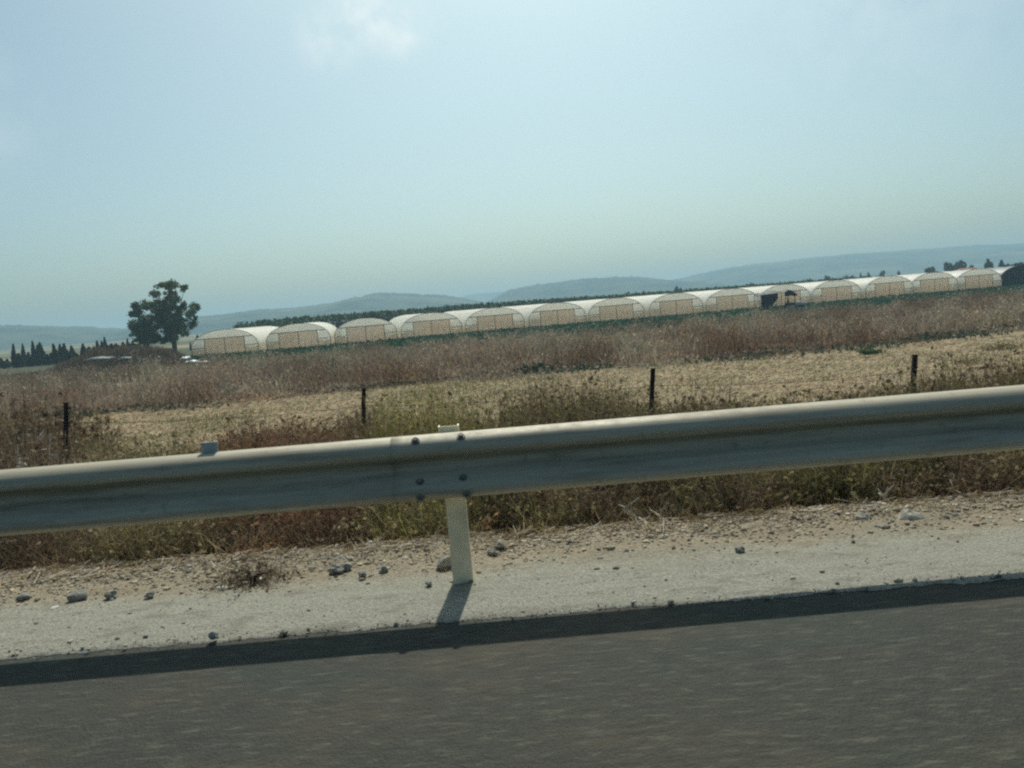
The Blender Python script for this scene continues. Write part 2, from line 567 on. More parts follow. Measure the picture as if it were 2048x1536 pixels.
for D, dep, prof, sd_ in HILLS:
    pts = [at(a, b, D) for a, b in prof]
    hx, hz = np.array([q.x for q in pts]), np.array([q.z for q in pts])
    X = np.arange(hx[0], hx[-1], 3.0)
    Z = np.interp(X, hx, hz) + 2.45
    ker = np.hanning(41); ker /= ker.sum()
    Z = np.convolve(np.pad(Z, 20, mode='edge'), ker, 'valid')
    T = np.concatenate([np.linspace(-1, -0.12, 16), np.linspace(-0.1, 0.1, 9), np.linspace(0.2, 1, 6)])
    G = []
    for t in T:
        k = np.cos(t * np.pi / 2) ** 1.2 if abs(t) < 1 else 0
        yy = D + t * dep + 60 * (vnoise(X, X * 0 + t * 200, 150, sd_) - .5) * (abs(t) > .15)
        tree = (9.0 * (vnoise(X, yy, 8, sd_ + 40) - .2) * vnoise(X, yy, 60, sd_ + 44) + 3.0 * vnoise(X, yy, 25, sd_ + 41)) * min(1, k * 2) * 0.8
        bulge = 0.22 * Z * (vnoise(X, yy, 170, sd_ + 60) - .5) * (1 if abs(t) > .15 else 0)
        G.append(np.stack([X, yy, -2.6 + (Z - 2.2) * k + bulge * k * 2 * (1 - k) + np.where(Z * k > 3, tree, 0)], -1))
    tag(link('hills', grid_mesh('hills', np.stack(G, 0)), M['hill']), kind='structure', label='hazy wooded hill on the horizon')

# mound of earth by the greenhouses
mx = np.linspace(MOUND[0] - MOUND[2] * 1.1, MOUND[0] + MOUND[2] * 1.1, 60)
my = np.linspace(MOUND[1] - MOUND[3] * 1.1, MOUND[1] + MOUND[3] * 1.1, 40)
mX, mY = np.meshgrid(mx, my)
mu = ((mX - MOUND[0]) / MOUND[2]) ** 2 + ((mY - MOUND[1]) / MOUND[3]) ** 2
b_ = NB('mound earth')
mound_mat = b_.bsdf(b_.mix(b_.ramp(b_.noise(b_.pos(), 1.2, 5), .3, .7), (0.06, 0.05, 0.035), (0.17, 0.13, 0.09)), 0.95, 0, 0.1)
tag(link('mound', grid_mesh('mound', np.stack([mX, mY, gz(mX, mY) + mound_z(mX, mY) - 0.3 * (mu > 1)], -1)), mound_mat),
    kind='structure', label='brush covered mound of earth beside the tree')

# ------------------------------------------------------------------ guardrail
RAIL_Y, RAIL_ZC, RAIL_K = 4.235, 0.622, 0.022
gr = empty('guardrail', (0, RAIL_Y, 0), math.atan(RAIL_K))
tag(gr, 'weathered galvanised crash barrier running along the road edge', 'guardrail')
ctrl = [(0.146, -0.025), (0.156, 0.004), (0.157, 0.034), (0.151, 0.064), (0.137, 0.090), (0.115, 0.106), (0.088, 0.106), (0.064, 0.088),
        (0.047, 0.052), (0.034, 0.028), (0.020, 0.010), (0.0, 0.004), (-0.020, 0.010), (-0.034, 0.028), (-0.047, 0.050), (-0.064, 0.069), (-0.084, 0.079),
        (-0.104, 0.080), (-0.122, 0.072), (-0.136, 0.058), (-0.147, 0.040), (-0.1535, 0.022), (-0.156, 0.004)]
cz = np.array([c[0] for c in ctrl]); cdp = np.array([c[1] for c in ctrl])
tt = np.arange(len(ctrl)); t2 = np.linspace(0, len(ctrl) - 1, 89)
cz2, cd2 = np.interp(t2, tt, cz), np.interp(t2, tt, cdp)
kk = np.hanning(7); kk /= kk.sum()
cz2[3:-3], cd2[3:-3] = np.convolve(cz2, kk, 'valid'), np.convolve(cd2, kk, 'valid')


def rail(x0, x1, off):
    xs_ = np.linspace(x0, x1, max(6, int((x1 - x0) / 0.06)))
    dent = 0.006 * (vnoise(xs_, xs_ * 0 + 2, 0.9, 77) - .5)
    P = np.zeros((len(cz2), len(xs_), 3))
    P[:, :, 0] = xs_[None]
    P[:, :, 1] = -(cd2[:, None] + off) + dent[None] * np.cos(cz2 * 9)[:, None]
    P[:, :, 1] += cz2[:, None] * 0.30
    P[:, :, 2] = RAIL_ZC + cz2[:, None] * 0.97 + 0.004 * (vnoise(xs_, xs_ * 0 + 5, 2.2, 78) - .5)[None]
    me = grid_mesh('rail', P[::-1])
    o = link('rail', me, M['zinc'], gr)
    sm = o.modifiers.new('sheet', 'SOLIDIFY')
    sm.thickness, sm.offset = 0.003, -1
    return o


rail(-30, -0.34, 0.0)
rail(-0.60, 30, 0.0045)
PX0 = at(930, 1162, 4.34).x


def guard_post(x):
    mb = MB()
    h, wd, dp, th = 0.80, 0.10, 0.06, 0.006
    prof = [(-wd / 2, dp), (-wd / 2, 0), (wd / 2, 0), (wd / 2, dp), (wd / 2 - th, dp), (wd / 2 - th, th), (-wd / 2 + th, th), (-wd / 2 + th, dp)]
    z0, z1 = -0.4, h
    vs = [(x + a, 0.07 + d, z0) for a, d in prof] + [(x + a - 0.012, 0.07 + d, z1) for a, d in prof]
    n = len(prof)
    fs = [(i, (i + 1) % n, n + (i + 1) % n, n + i) for i in range(n)]
    fs += [(n + 0, n + 1, n + 6, n + 7), (n + 1, n + 2, n + 5, n + 6), (n + 2, n + 3, n + 4, n + 5)]
    mb.add(vs, fs)
    return mb.build('post', M['zinc_post'], gr)


for px in (PX0 - 4, PX0, PX0 + 4):
    guard_post(px)
    mb = MB()
    mb.box((px - 0.01, 0.034, RAIL_ZC + 0.02), (0.09, 0.064, 0.22))
    mb.build('spacer', M['zinc_post'], gr)


def bolt(px, py):
    q = at(px, py, RAIL_Y - 0.07)
    lz = q.z - RAIL_ZC
    i = int(np.argmin(np.abs(cz2 - lz)))
    d = cd2[i] + 0.0075
    j0, j1 = max(i - 2, 0), min(i + 2, len(cz2) - 1)
    tz, td = cz2[j1] - cz2[j0], cd2[j1] - cd2[j0]
    nrm = Vector((0, tz, -(-td) * 0 + td)).normalized()
    nrm = Vector((0, -abs(tz), -td if tz > 0 else td)).normalized()
    mb = MB()
    c = Vector((q.x, -d + lz * 0.30, q.z))
    mb.tube([c - nrm * 0.003, c + nrm * 0.004], [0.021, 0.019], 12)
    mb.tube([c + nrm * 0.003, c + nrm * 0.016], [0.012, 0.011], 6)
    mb.build('bolt', M['bolt'], gr)


for a, b in ((830, 882), (921, 874), (926, 954), (840, 962), (842, 992), (934, 986)):
    bolt(a, b)
q = at(425, 905, RAIL_Y + 0.03)
mb = MB()
mb.box((q.x, 0.03, q.z + 0.005), (0.078, 0.006, 0.09))
mb.box((q.x, 0.03, q.z + 0.052), (0.082, 0.012, 0.008))
mb.box((q.x, 0.022, q.z - 0.05), (0.03, 0.010, 0.06))
mb.build('reflector', M['reflector'], gr)

# ------------------------------------------------------------------ wire fence
fposts = [((134, 805), 8.8, 0.12), ((728, 776), 9.1, 0.10), ((1306, 736), 9.4, 0.11), ((1830, 709), 9.9, 0.10)]
tops, bots = [], []
for (px, py), Y, lean in fposts:
    t_ = at(px, py, Y)
    bz = float(gz(t_.x, Y)) - 0.15
    tops.append(t_); bots.append(Vector((t_.x - lean * (t_.z - bz), Y, bz)))
dl, dr = tops[0] - tops[1], tops[3] - tops[2]
dl.z = dr.z = 0
tops = [tops[0] + dl] + tops + [tops[3] + dr]
bots = [bots[0] + dl] + bots + [bots[3] + dr]
fc = empty('wire_fence', (bots[2].x, bots[2].y, bots[2].z))
tag(fc, 'rusty steel post and barbed wire fence behind the guardrail', 'fence')
off = Vector(fc.location)
for t_, b2 in zip(tops, bots):
    mb = MB()
    for dx, dy in ((0.0, 0.0),):
        s1, th = 0.045, 0.006
        prof = [(0, 0), (s1, 0), (s1, th), (th, th), (th, s1), (0, s1)]
        n = len(prof)
        vs = [b2 - off + Vector((a - s1 / 2, d - s1 / 2, 0)) for a, d in prof] + [t_ - off + Vector((a - s1 / 2, d - s1 / 2, 0)) for a, d in prof]
        mb.add(vs, [(i, (i + 1) % n, n + (i + 1) % n, n + i) for i in range(n)] + [tuple(n + i for i in range(n))])
    for k in (0.08, 0.3, 0.55, 0.8):
        c = t_.lerp(b2, k) - off
        mb.box(c, (0.056, 0.056, 0.012))
    mb.build('post', M['rust'], fc)
for k, sag in ((0.1, 0.05), (0.33, 0.07), (0.58, 0.04)):
    mb = MB()
    for i in range(5):
        a, b2 = tops[i].lerp(bots[i], k) - off, tops[i + 1].lerp(bots[i + 1], k) - off
        pts = [a.lerp(b2, u) - Vector((0, 0.025, 4 * sag * u * (1 - u))) for u in np.linspace(0, 1, 15)]
        mb.tube(pts, 0.0022, 4, False)
        for u in np.linspace(0.03, 0.97, 18):
            c = a.lerp(b2, u) - Vector((0, 0.025, 4 * sag * u * (1 - u)))
            e = Vector((random.uniform(-.2, .2), random.uniform(-.3, .3), 1)).normalized() * 0.016
            mb.tube([c - e, c + e], 0.002, 3, False)
    mb.build('wire', M['wire'], fc)

# ------------------------------------------------------------------ greenhouses
GW, GS, GH, GL, GD = 9.3, 1.35, 3.8, 62.0, 2.62      # width, side height, top, length, door height


def arch(x, extra=0.0):
    return GS + (GH - GS + extra) * math.sqrt(max(0.0, 1 - (x / (GW / 2 + extra)) ** 2)) ** 0.92


def make_greenhouse(dark=False):
    root = empty('greenhouse', (0, 0, 0))
    hw = GW / 2
    # roof film pulled over hoops, sagging a little between them
    angs = np.linspace(0, math.pi, 41)
    ylist = np.linspace(0, GL, 125)
    P = np.zeros((len(ylist), len(angs), 3))
    for i, y in enumerate(ylist):
        sag = 0.09 * abs(math.sin(math.pi * y / 3.0)) ** 0.7
        for j, a in enumerate(angs):
            x = -math.cos(a) * hw
            k = 1 - sag * (0.35 + 0.65 * math.sin(a)) / 3.0
            P[i, j] = (x * (1 - sag * 0.02), y, GS + (GH - GS) * math.sin(a) ** 0.92 * k)
    link('roof_cover', grid_mesh('roof_cover', P), M['shade_roof'] if dark else M['roof'], root)
    # end film: above the door beam and the two quarter panels
    dh = GW * 0.30
    mb = MB()

    def sheet(xa, xb, lo, hi, y, n=14):
        vs, fs = [], []
        for i in range(n + 1):
            x = xa + (xb - xa) * i / n
            vs += [(x, y, lo(x)), (x, y, hi(x))]
        for i in range(n): fs.append((2 * i, 2 * i + 2, 2 * i + 3, 2 * i + 1))
        mb.add(vs, fs)
    xe = hw * math.sqrt(1 - ((GD - GS) / (GH - GS)) ** (2 / 0.92)) * 0.995
    sheet(-xe, xe, lambda x: GD, lambda x: arch(x) - 0.02, 0.03, 24)
    for s_ in (-1, 1):
        sheet(s_ * dh, s_ * hw * 0.995, lambda x: GS, lambda x: min(GD - 0.003, arch(x) - 0.02) if arch(x) > GS else GS, 0.034)
    mb.build('gable', M['shade'] if dark else M['gable'], root)
    net = M['shade'] if dark else M['netting']
    for s_ in (-1, 1):
        # hung door leaf, gently rippled
        n = 26
        xs_ = np.linspace(0.03 * s_, dh * 0.985 * s_, n)
        zs = np.linspace(0.05, GD - 0.04, 5)
        P = np.zeros((5, n, 3))
        for i, z in enumerate(zs):
            P[i, :, 0] = xs_
            P[i, :, 1] = 0.01 + 0.05 * (vnoise(xs_ * 3, xs_ * 0 + z, 0.8, 50 + s_) - .5) * (1.4 - z / GD)
            P[i, :, 2] = z
        if s_ < 0: P = P[:, ::-1]
        link('door', grid_mesh('door', P), net, root)
        mb = MB()
        mb.add([(s_ * dh * 1.01, 0.02, 0.05), (s_ * hw * 0.99, 0.02, 0.05), (s_ * hw * 0.99, 0.02, GS - 0.22), (s_ * (dh + hw) / 2, 0.05, GS - 0.42 if s_ > 0 else GS - 0.15), (s_ * dh * 1.01, 0.02, GS - 0.12)], [(0, 1, 2, 3, 4)])
        mb.build('side_panel', net, root)
        # a fold of loose film over the side panel
        mb = MB()
        cx = s_ * (dh + (hw - dh) * 0.5)
        vs, fs = [], []
        for i in range(9):
            u = i / 8
            x = cx + (u - .5) * 1.4
            vs += [(x, -0.02 - 0.05 * math.sin(u * 9), GS - 0.02), (x, -0.04 - 0.05 * math.sin(u * 9 + 1), GS - 0.08 - 0.36 * math.sin(math.pi * u) ** 0.7)]
        for i in range(8): fs.append((2 * i, 2 * i + 2, 2 * i + 3, 2 * i + 1))
        mb.add(vs, fs, True)
        mb.build('loose_film', M['shade'] if dark else M['gable'], root)
        ylong = np.linspace(0, GL, 60)
        P = np.zeros((4, 60, 3))
        for i, z in enumerate((0.0, 0.5, 1.0, GS)):
            P[i, :, 0] = s_ * (hw + 0.03 * (vnoise(ylong, ylong * 0 + z, 1.5, 70) - .5))
            P[i, :, 1] = ylong
            P[i, :, 2] = z
        link('side_wall', grid_mesh('side_wall', P if s_ < 0 else P[:, ::-1]), M['shade'] if dark else M['sidefilm'], root)
    mb = MB()
    vs, fs = [], []
    for i in range(25):
        x = -hw + GW * i / 24
        vs += [(x * 0.995, GL, 0), (x * 0.995, GL, arch(x) - 0.02)]
    for i in range(24): fs.append((2 * i, 2 * i + 1, 2 * i + 3, 2 * i + 2))
    mb.add(vs, fs)
    mb.build('back_wall', M['shade'] if dark else M['gable'], root)
    mb = MB()
    mb.box((0, GL / 2, 0.12), (GW - 0.2, GL - 0.4, 0.2))
    mb.build('floor', M['shade'] if dark else M['bounce'], root)  # unseen pale floor, added to brighten the end film from inside
    # steel frame of the end
    mb = MB()
    hoop = [(-hw, -0.03, 0)] + [(-math.cos(a) * hw, -0.03, GS + (GH - GS) * math.sin(a) ** 0.92) for a in np.linspace(0, math.pi, 31)] + [(hw, -0.03, 0)]
    mb.tube(hoop, 0.042, 6)
    mb.tube([(-xe, -0.05, GD), (xe, -0.05, GD)], 0.06, 6)
    for x in (-dh, 0, dh): mb.tube([(x, -0.05, 0), (x, -0.05, GD)], 0.05, 6)
    for s_ in (-1, 1): mb.tube([(s_ * dh, -0.05, GS), (s_ * hw, -0.05, GS)], 0.045, 6)
    for x in (-dh * .72, -dh * .4, dh * .33, dh * .66): mb.tube([(x, -0.03, 0), (x, -0.03, GD * random.uniform(.45, .8))], 0.02, 5)
    mb.build('frame', M['frame'], root)
    return root


gh_px = [(446, 657), (594, 648), (729, 640), (861, 629), (988, 618), (1113, 607), (1231, 598), (1351, 589), (1463, 579), (1569, 571), (1672, 563), (1778, 556), (1868, 549), (1957, 541), (2044, 533)]
gh_labels = [
    'pale arched greenhouse at the left end of the row, nearest the big tree',
    'arched greenhouse second from the left end of the row',
    'arched greenhouse third from the left end, seen almost square on',
    'arched greenhouse fourth from the left end of the row',
    'arched greenhouse fifth from the left end of the row',
    'arched greenhouse sixth from the left end of the row',
    'arched greenhouse seventh from the left end of the row',
    'arched greenhouse eighth from the left end of the row',
    'arched greenhouse just left of the one behind the black shelter',
    'arched greenhouse standing behind the black tarpaulin shelter',
    'arched greenhouse just right of the one behind the black shelter',
    'fourth greenhouse from the right end of the row',
    'third greenhouse from the right end of the row, left of the last white one',
    'last white arched greenhouse, beside the dark netted one',
    'dark netted greenhouse at the right end of the row',
]
proto = make_greenhouse()
gh_pos = []
for k, (px, py) in enumerate(gh_px):
    Z = 129 + 2.5 * k
    if k == len(gh_px) - 1:
        o = make_greenhouse(True)
    else:
        o = proto if k == 0 else copy_tree(proto)
    x = ray(px, py)[0] * Z
    o.location = (x, Z, -2.42)
    o.rotation_euler = (0, 0, R(9.7))
    tag(o, gh_labels[k], 'greenhouse', 'row of arched greenhouses')
    gh_pos.append((x, Z))

# ------------------------------------------------------------------ shelter and tractor in front of the greenhouses
SY = 126.0
sa_, sb_ = at(1522, 600, SY), at(1590, 592, SY)
sx0, sx1 = sa_.x, sb_.x
sh = empty('field_shelter', ((sx0 + sx1) / 2, SY, -2.42))
tag(sh, 'black tarpaulin field shelter on poles in front of a greenhouse', 'shelter')
wd = sx1 - sx0
top1, top2 = at(1530, 588, SY).z + 2.42, at(1588, 580, SY).z + 2.42
nx, ny = 22, 8
P = np.zeros((ny, nx, 3))
for i in range(ny):
    for j in range(nx):
        u, v = j / (nx - 1), i / (ny - 1)
        z = top1 + (top2 - top1) * u - 0.22 * math.sin(math.pi * u * 2) ** 2 - 0.1 * math.sin(math.pi * v) + 0.25 * v
        if u < 0.08: z -= (0.08 - u) / 0.08 * 0.35
        P[i, j] = ((u - .5) * wd, v * 3.5, z)
o = link('roof_cover', grid_mesh('roof_cover', P), M['black'], sh)
mb = MB()
n = 10
vs, fs = [], []
for i in range(n + 1):
    u = i / n * 0.5
    x = (u - .5) * wd
    vs += [(x, -0.03 - 0.08 * math.sin(i * 2.1), top1 + (top2 - top1) * u - 0.1), (x, -0.05 - 0.1 * math.sin(i * 2.1 + 1), 0.25 + max(0, u - .2) * 5.5)]
for i in range(n): fs.append((2 * i, 2 * i + 2, 2 * i + 3, 2 * i + 1))
mb.add(vs, fs, True)
mb.build('side_curtain', M['black'], sh)
mb = MB()
vs, fs = [], []
for i in range(13):
    u = i / 12
    x = wd * (0.18 + 0.36 * u)
    zt = top2 - 0.25 + 0.42 * math.sin(math.pi * min(1, u * 1.15)) - 0.25 * u
    vs += [(x, -0.25, zt), (x, -0.35, zt - 0.25 - 0.75 * math.sin(math.pi * (0.12 + 0.8 * u)) * (1 - 0.55 * u))]
for i in range(12): fs.append((2 * i, 2 * i + 2, 2 * i + 3, 2 * i + 1))
mb.add(vs, fs, True)
mb.build('hanging_flap', M['black'], sh)
for x in (-wd * .49, -wd * .05, wd * .32, wd * .49):
    for y in (0.05, 3.4):
        mb = MB()
        mb.tube([(x, y, -0.1), (x, y, top1 + (top2 - top1) * (x / wd + .5) - 0.15 + y * 0.06)], 0.045, 6)
        mb.build('pole', M['frame'], sh)

tq = at(1590, 610, 122.0)
tr = empty('tractor', (tq.x, 122.0, -2.40), R(4))
tag(tr, 'small dull green farm tractor parked by the black shelter', 'tractor')


def wheel(x, y, r_, wdt):
    o_ = MB()
    n = 20
    vs, fs = [], []
    prof = [(r_ * .6, -wdt / 2), (r_ * .94, -wdt / 2), (r_, -wdt * .3), (r_, wdt * .3), (r_ * .94, wdt / 2), (r_ * .6, wdt / 2)]
    for i in range(n):
        a = 2 * math.pi * i / n
        for rr, yy in prof: vs.append((x + math.cos(a) * rr, y + yy, r_ + math.sin(a) * rr))
    k = len(prof)
    for i in range(n):
        for j in range(k - 1):
            fs.append((i * k + j, i * k + j + 1, ((i + 1) % n) * k + j + 1, ((i + 1) % n) * k + j))
    o_.add(vs, fs, True)
    t_ = o_.build('wheel', M['rubber'], tr)
    h_ = MB()
    h_.tube([(x, y - wdt * .3, r_), (x, y + wdt * .3, r_)], r_ * .6, 14)
    h_.build('rim', M['pale'], t_)


for s_ in (-1, 1):
    wheel(-0.75, s_ * 0.7, 0.62, 0.36)
    wheel(0.95, s_ * 0.55, 0.36, 0.24)
mb = MB()
mb.box((0.1, 0, 0.75), (2.0, 0.5, 0.4))
mb.box((-0.7, 0.7, 1.22), (1.0, 0.34, 0.07)); mb.box((-0.7, -0.7, 1.22), (1.0, 0.34, 0.07))
mb.box((-0.55, 0, 1.0), (0.5, 0.9, 0.12))
mb.build('chassis', M['tractor'], tr)
mb = MB()
vs = []
for x, hz_ in ((0.1, 1.32), (0.7, 1.30), (1.25, 1.18), (1.38, 1.02)):
    vs += [(x, -0.28, 0.85), (x, -0.27, hz_ - .06), (x, -0.15, hz_), (x, 0.15, hz_), (x, 0.27, hz_ - .06), (x, 0.28, 0.85)]
fs = [(i * 6 + j, i * 6 + j + 1, (i + 1) * 6 + j + 1, (i + 1) * 6 + j) for i in range(3) for j in range(5)] + [tuple(range(5, -1, -1)), tuple(range(18, 24))]
mb.add(vs, fs)
mb.build('bonnet', M['pale'], tr)  # pale colour stands in for sky reflected on the bonnet
mb = MB()
mb.box((-0.75, 0, 1.2), (0.45, 0.45, 0.1)); mb.box((-0.98, 0, 1.42), (0.1, 0.45, 0.4))
mb.build('seat', M['rubber'], tr)
mb = MB()
mb.tube([(0.12, 0, 1.2), (-0.2, 0, 1.5)], 0.025, 6)
mb.tube([(-0.2 + .12 * math.cos(a), .2 * math.sin(a), 1.5 + .12 * math.cos(a)) for a in np.linspace(0, 2 * math.pi, 15)], 0.02, 5, False)
mb.build('steering_wheel', M['rubber'], tr)
mb = MB()
mb.tube([(-1.15, -0.45, 0.9), (-1.15, -0.45, 2.0), (-1.15, 0.45, 2.0), (-1.15, 0.45, 0.9)], 0.04, 6)
mb.build('roll_bar', M['frame'], tr)
mb = MB()
mb.tube([(0.85, 0.12, 1.25), (0.85, 0.12, 1.85)], 0.035, 6)
mb.build('exhaust', M['rubber'], tr)


# ------------------------------------------------------------------ foliage generators
def leaf_quads(C, size, n_per=1, up=0.0, aspect=1.8):
    """random oriented leaf quads at centres C"""
    n = len(C)
    a = rng.normal(size=(n, 3))
    a[:, 2] += up
    a /= np.linalg.norm(a, axis=1, keepdims=True)
    b = rng.normal(size=(n, 3))
    b -= a * (a * b).sum(1, keepdims=True)
    b /= np.linalg.norm(b, axis=1, keepdims=True)
    s = (size * rng.uniform(0.6, 1.4, n))[:, None] if np.isscalar(size) else (size * rng.uniform(0.6, 1.4, n))[:, None]
    u, v = a * s * aspect / 2, b * s / 2
    return np.stack([C - u, C - u * 0.1 + v, C + u, C - u * 0.1 - v], 1)


def blob_points(c, r, n):
    d = rng.normal(size=(n, 3))
    d /= np.linalg.norm(d, axis=1, keepdims=True)
    k = rng.uniform(0.35, 1.05, n) ** 0.6
    return np.asarray(c) + d * k[:, None] * np.asarray(r)


def clumpy(c, r, n, sub=9, lo=.22, hi=.42):
    """points of a blob gathered in sub-clumps"""
    cs = blob_points(c, np.asarray(r) * 0.85, sub)
    out = [blob_points(q, np.asarray(r) * rng.uniform(lo, hi), n // sub) for q in cs]
    return np.concatenate(out)


def pick(n, pal, jit=0.15):
    pal = np.array(pal)
    t = pal[rng.integers(0, len(pal), n)]
    return t * rng.uniform(1 - jit, 1 + jit, (n, 1))


def blades(B, h, wdt, lean, tints, droop=0.25):
    """2-segment grass ribbons. B (n,3)"""
    n = len(B)
    az = rng.uniform(0, 2 * math.pi, n)
    L = rng.uniform(0, 1, n) * lean
    d = np.stack([np.cos(az) * L, np.sin(az) * L, np.ones(n)], 1)
    d /= np.linalg.norm(d, axis=1, keepdims=True)
    a2 = rng.uniform(0, 2 * math.pi, n)
    s = np.stack([np.cos(a2), np.sin(a2), np.zeros(n)], 1)
    h = h[:, None]
    wv = (wdt[:, None] if not np.isscalar(wdt) else wdt) * s / 2
    mid = B + d * h * 0.55
    tip = mid + (d + np.stack([np.cos(az) * droop, np.sin(az) * droop, -np.full(n, droop) * .3], 1)) * h * 0.45
    q1 = np.stack([B - wv, B + wv, mid + wv * .75, mid - wv * .75], 1)
    q2 = np.stack([mid - wv * .75, mid + wv * .75, tip + wv * .12, tip - wv * .12], 1)
    return np.concatenate([q1, q2]), np.concatenate([tints, tints])


# ------------------------------------------------------------------ big tree
TY = 150.0
zs_ = 1 / 8.535


def tp(zx, zy, Y=TY):
    return at(230 + zx * zs_, 540 + zy * zs_, Y)


tb = at(347, 712, TY)
tz0 = -2.45
troot = empty('eucalyptus_tree', (tb.x, TY, tz0))
tag(troot, 'tall dark green broadleaf tree with open airy crown left of the greenhouses', 'tree')
blobs = [(1010, 255, 190, 60), (880, 300, 80, 45), (1130, 310, 70, 45), (740, 410, 105, 48), (860, 395, 50, 35), (980, 470, 95, 70), (560, 600, 190, 75), (390, 620, 70, 70), (380, 750, 100, 65),
         (910, 620, 165, 140), (1290, 620, 85, 95), (1140, 620, 60, 70), (1330, 760, 75, 110), (1350, 900, 45, 75), (600, 860, 185, 100), (900, 830, 195, 140),
         (1130, 890, 140, 120), (330, 1000, 105, 80), (560, 1030, 210, 100), (900, 1020, 220, 120), (480, 1180, 110, 80), (700, 1170, 150, 90), (880, 1200, 90, 60), (560, 1230, 90, 50), (1010, 1170, 80, 60),
         (1050, 1080, 95, 75), (215, 925, 40, 38), (1000, 760, 90, 90), (740, 730, 80, 60)]
pm = TY / FPX * zs_
pts, cen = [], []
for zx, zy, rx, ry in blobs:
    c = tp(zx, zy)
    c.y += random.uniform(-2.2, 2.2)
    cen.append(c)
    r_ = np.array([rx * pm, 0.8 * (rx + ry) / 2 * pm + 0.5, ry * pm])
    ns_ = max(7, int(rx * ry / 650))
    sub_ = np.array(c) + rng.normal(0, .44, (ns_, 3)) * r_
    nl_ = max(190, int(rx * ry * 0.066))
    pick_ = rng.integers(0, ns_, nl_)
    pts.append(sub_[pick_] + rng.normal(0, .20, (nl_, 3)) * np.maximum(r_, .95))
C = np.concatenate(pts) - np.array(troot.location)
T = pick(len(C), [(0.07, 0.12, 0.055), (0.095, 0.15, 0.055), (0.14, 0.175, 0.06), (0.055, 0.10, 0.058)])
hi = vnoise(C[:, 0] * 3, C[:, 2] * 3, 3, 5) > 0.72
T[hi] = T[hi] * np.array([1.7, 1.4, 1.0])
link('crown', poly_mesh('crown', leaf_quads(C, 0.25), 4, T), M['leaf'], troot)
mb = MB()
o0 = Vector(troot.location)
base = Vector((tb.x, TY, tz0 - 0.2)) - o0
fork = tp(1000, 1130) - o0
mb.tube([base, base.lerp(fork, .5) + Vector((.15, 0, 0)), fork], [0.5, 0.42, 0.36], 9)
hub = tp(930, 800) - o0
mb.tube([fork, fork.lerp(hub, .5) + Vector((.2, .1, 0)), hub, tp(1000, 560) - o0, tp(1050, 400) - o0, tp(1030, 300) - o0], [0.34, 0.28, 0.22, 0.16, 0.1, 0.05], 8)
for c in cen:
    e = c - o0
    k = random.uniform(0.2, 0.8)
    a = fork.lerp(hub, k) if e.z > fork.z else base.lerp(fork, 0.8)
    md = a.lerp(e, 0.5) + Vector((random.uniform(-.3, .3), random.uniform(-.3, .3), -0.3))
    mb.tube([a, md, e], [0.13, 0.08, 0.03], 6)
mb.build('trunk', M['bark'], troot)


# ------------------------------------------------------------------ other trees
def cypress_meshes(hh, rr, seed):
    n = 1500
    u = rng.uniform(0.02, 1, n) ** 0.9
    prof = np.interp(u, [0, 0.08, 0.3, 0.65, 0.9, 1], [0.55, 0.85, 1.0, 0.62, 0.25, 0.03])
    a = rng.uniform(0, 2 * math.pi, n)
    k = rng.uniform(0.45, 1.0, n) ** 0.5 * (0.85 + 0.3 * vnoise(a * 3, u * 12, 1.0, seed))
    C = np.stack([np.cos(a) * prof * k * rr, np.sin(a) * prof * k * rr, u * hh], 1)
    C[:, 0] += 0.10 * hh * u ** 2 * (seed % 3 - 1) * 0.5
    Q = leaf_quads(C, 0.2, up=2.5, aspect=2.4)
    crown = poly_mesh('crown', Q, 4, pick(n, [(0.030, 0.052, 0.032), (0.042, 0.068, 0.036), (0.055, 0.075, 0.042)]))
    crown.materials.append(M['leaf'])
    mb = MB()
    mb.tube([(0, 0, -0.2), (0, 0, hh * .9)], [0.12, 0.02], 6)
    tk = mb.mesh('trunk'); tk.materials.append(M['bark'])
    return crown, tk


def round_meshes(hh, rr, seed, pal):
    nb = 9
    cs = blob_points((0, 0, hh * 0.62), (rr * .6, rr * .6, hh * .24), nb)
    C = np.concatenate([clumpy(c, (rr * .5, rr * .5, hh * .2), 190, 6) for c in cs])
    C = C[C[:, 2] > 0.2]
    crown = poly_mesh('crown', leaf_quads(C, 0.07 * hh), 4, pick(len(C), pal))
    crown.materials.append(M['leaf'])
    mb = MB()
    mb.tube([(0, 0, -0.2), (0.05, 0, hh * .3), (0, 0.05, hh * .6)], [0.05 * hh, 0.035 * hh, 0.02 * hh], 7)
    for c in cs[:6]: mb.tube([(0, 0, hh * .3), tuple(c)], [0.02 * hh, 0.008 * hh], 5)
    tk = mb.mesh('trunk'); tk.materials.append(M['bark'])
    return crown, tk


def plant_tree(name, meshes, loc, scale, label, cat, group, rz=0.0):
    r_ = empty(name, loc, rz)
    r_.scale = scale
    tag(r_, label, cat, group)
    link('crown', meshes[0], None, r_)
    link('trunk', meshes[1], None, r_)
    return r_


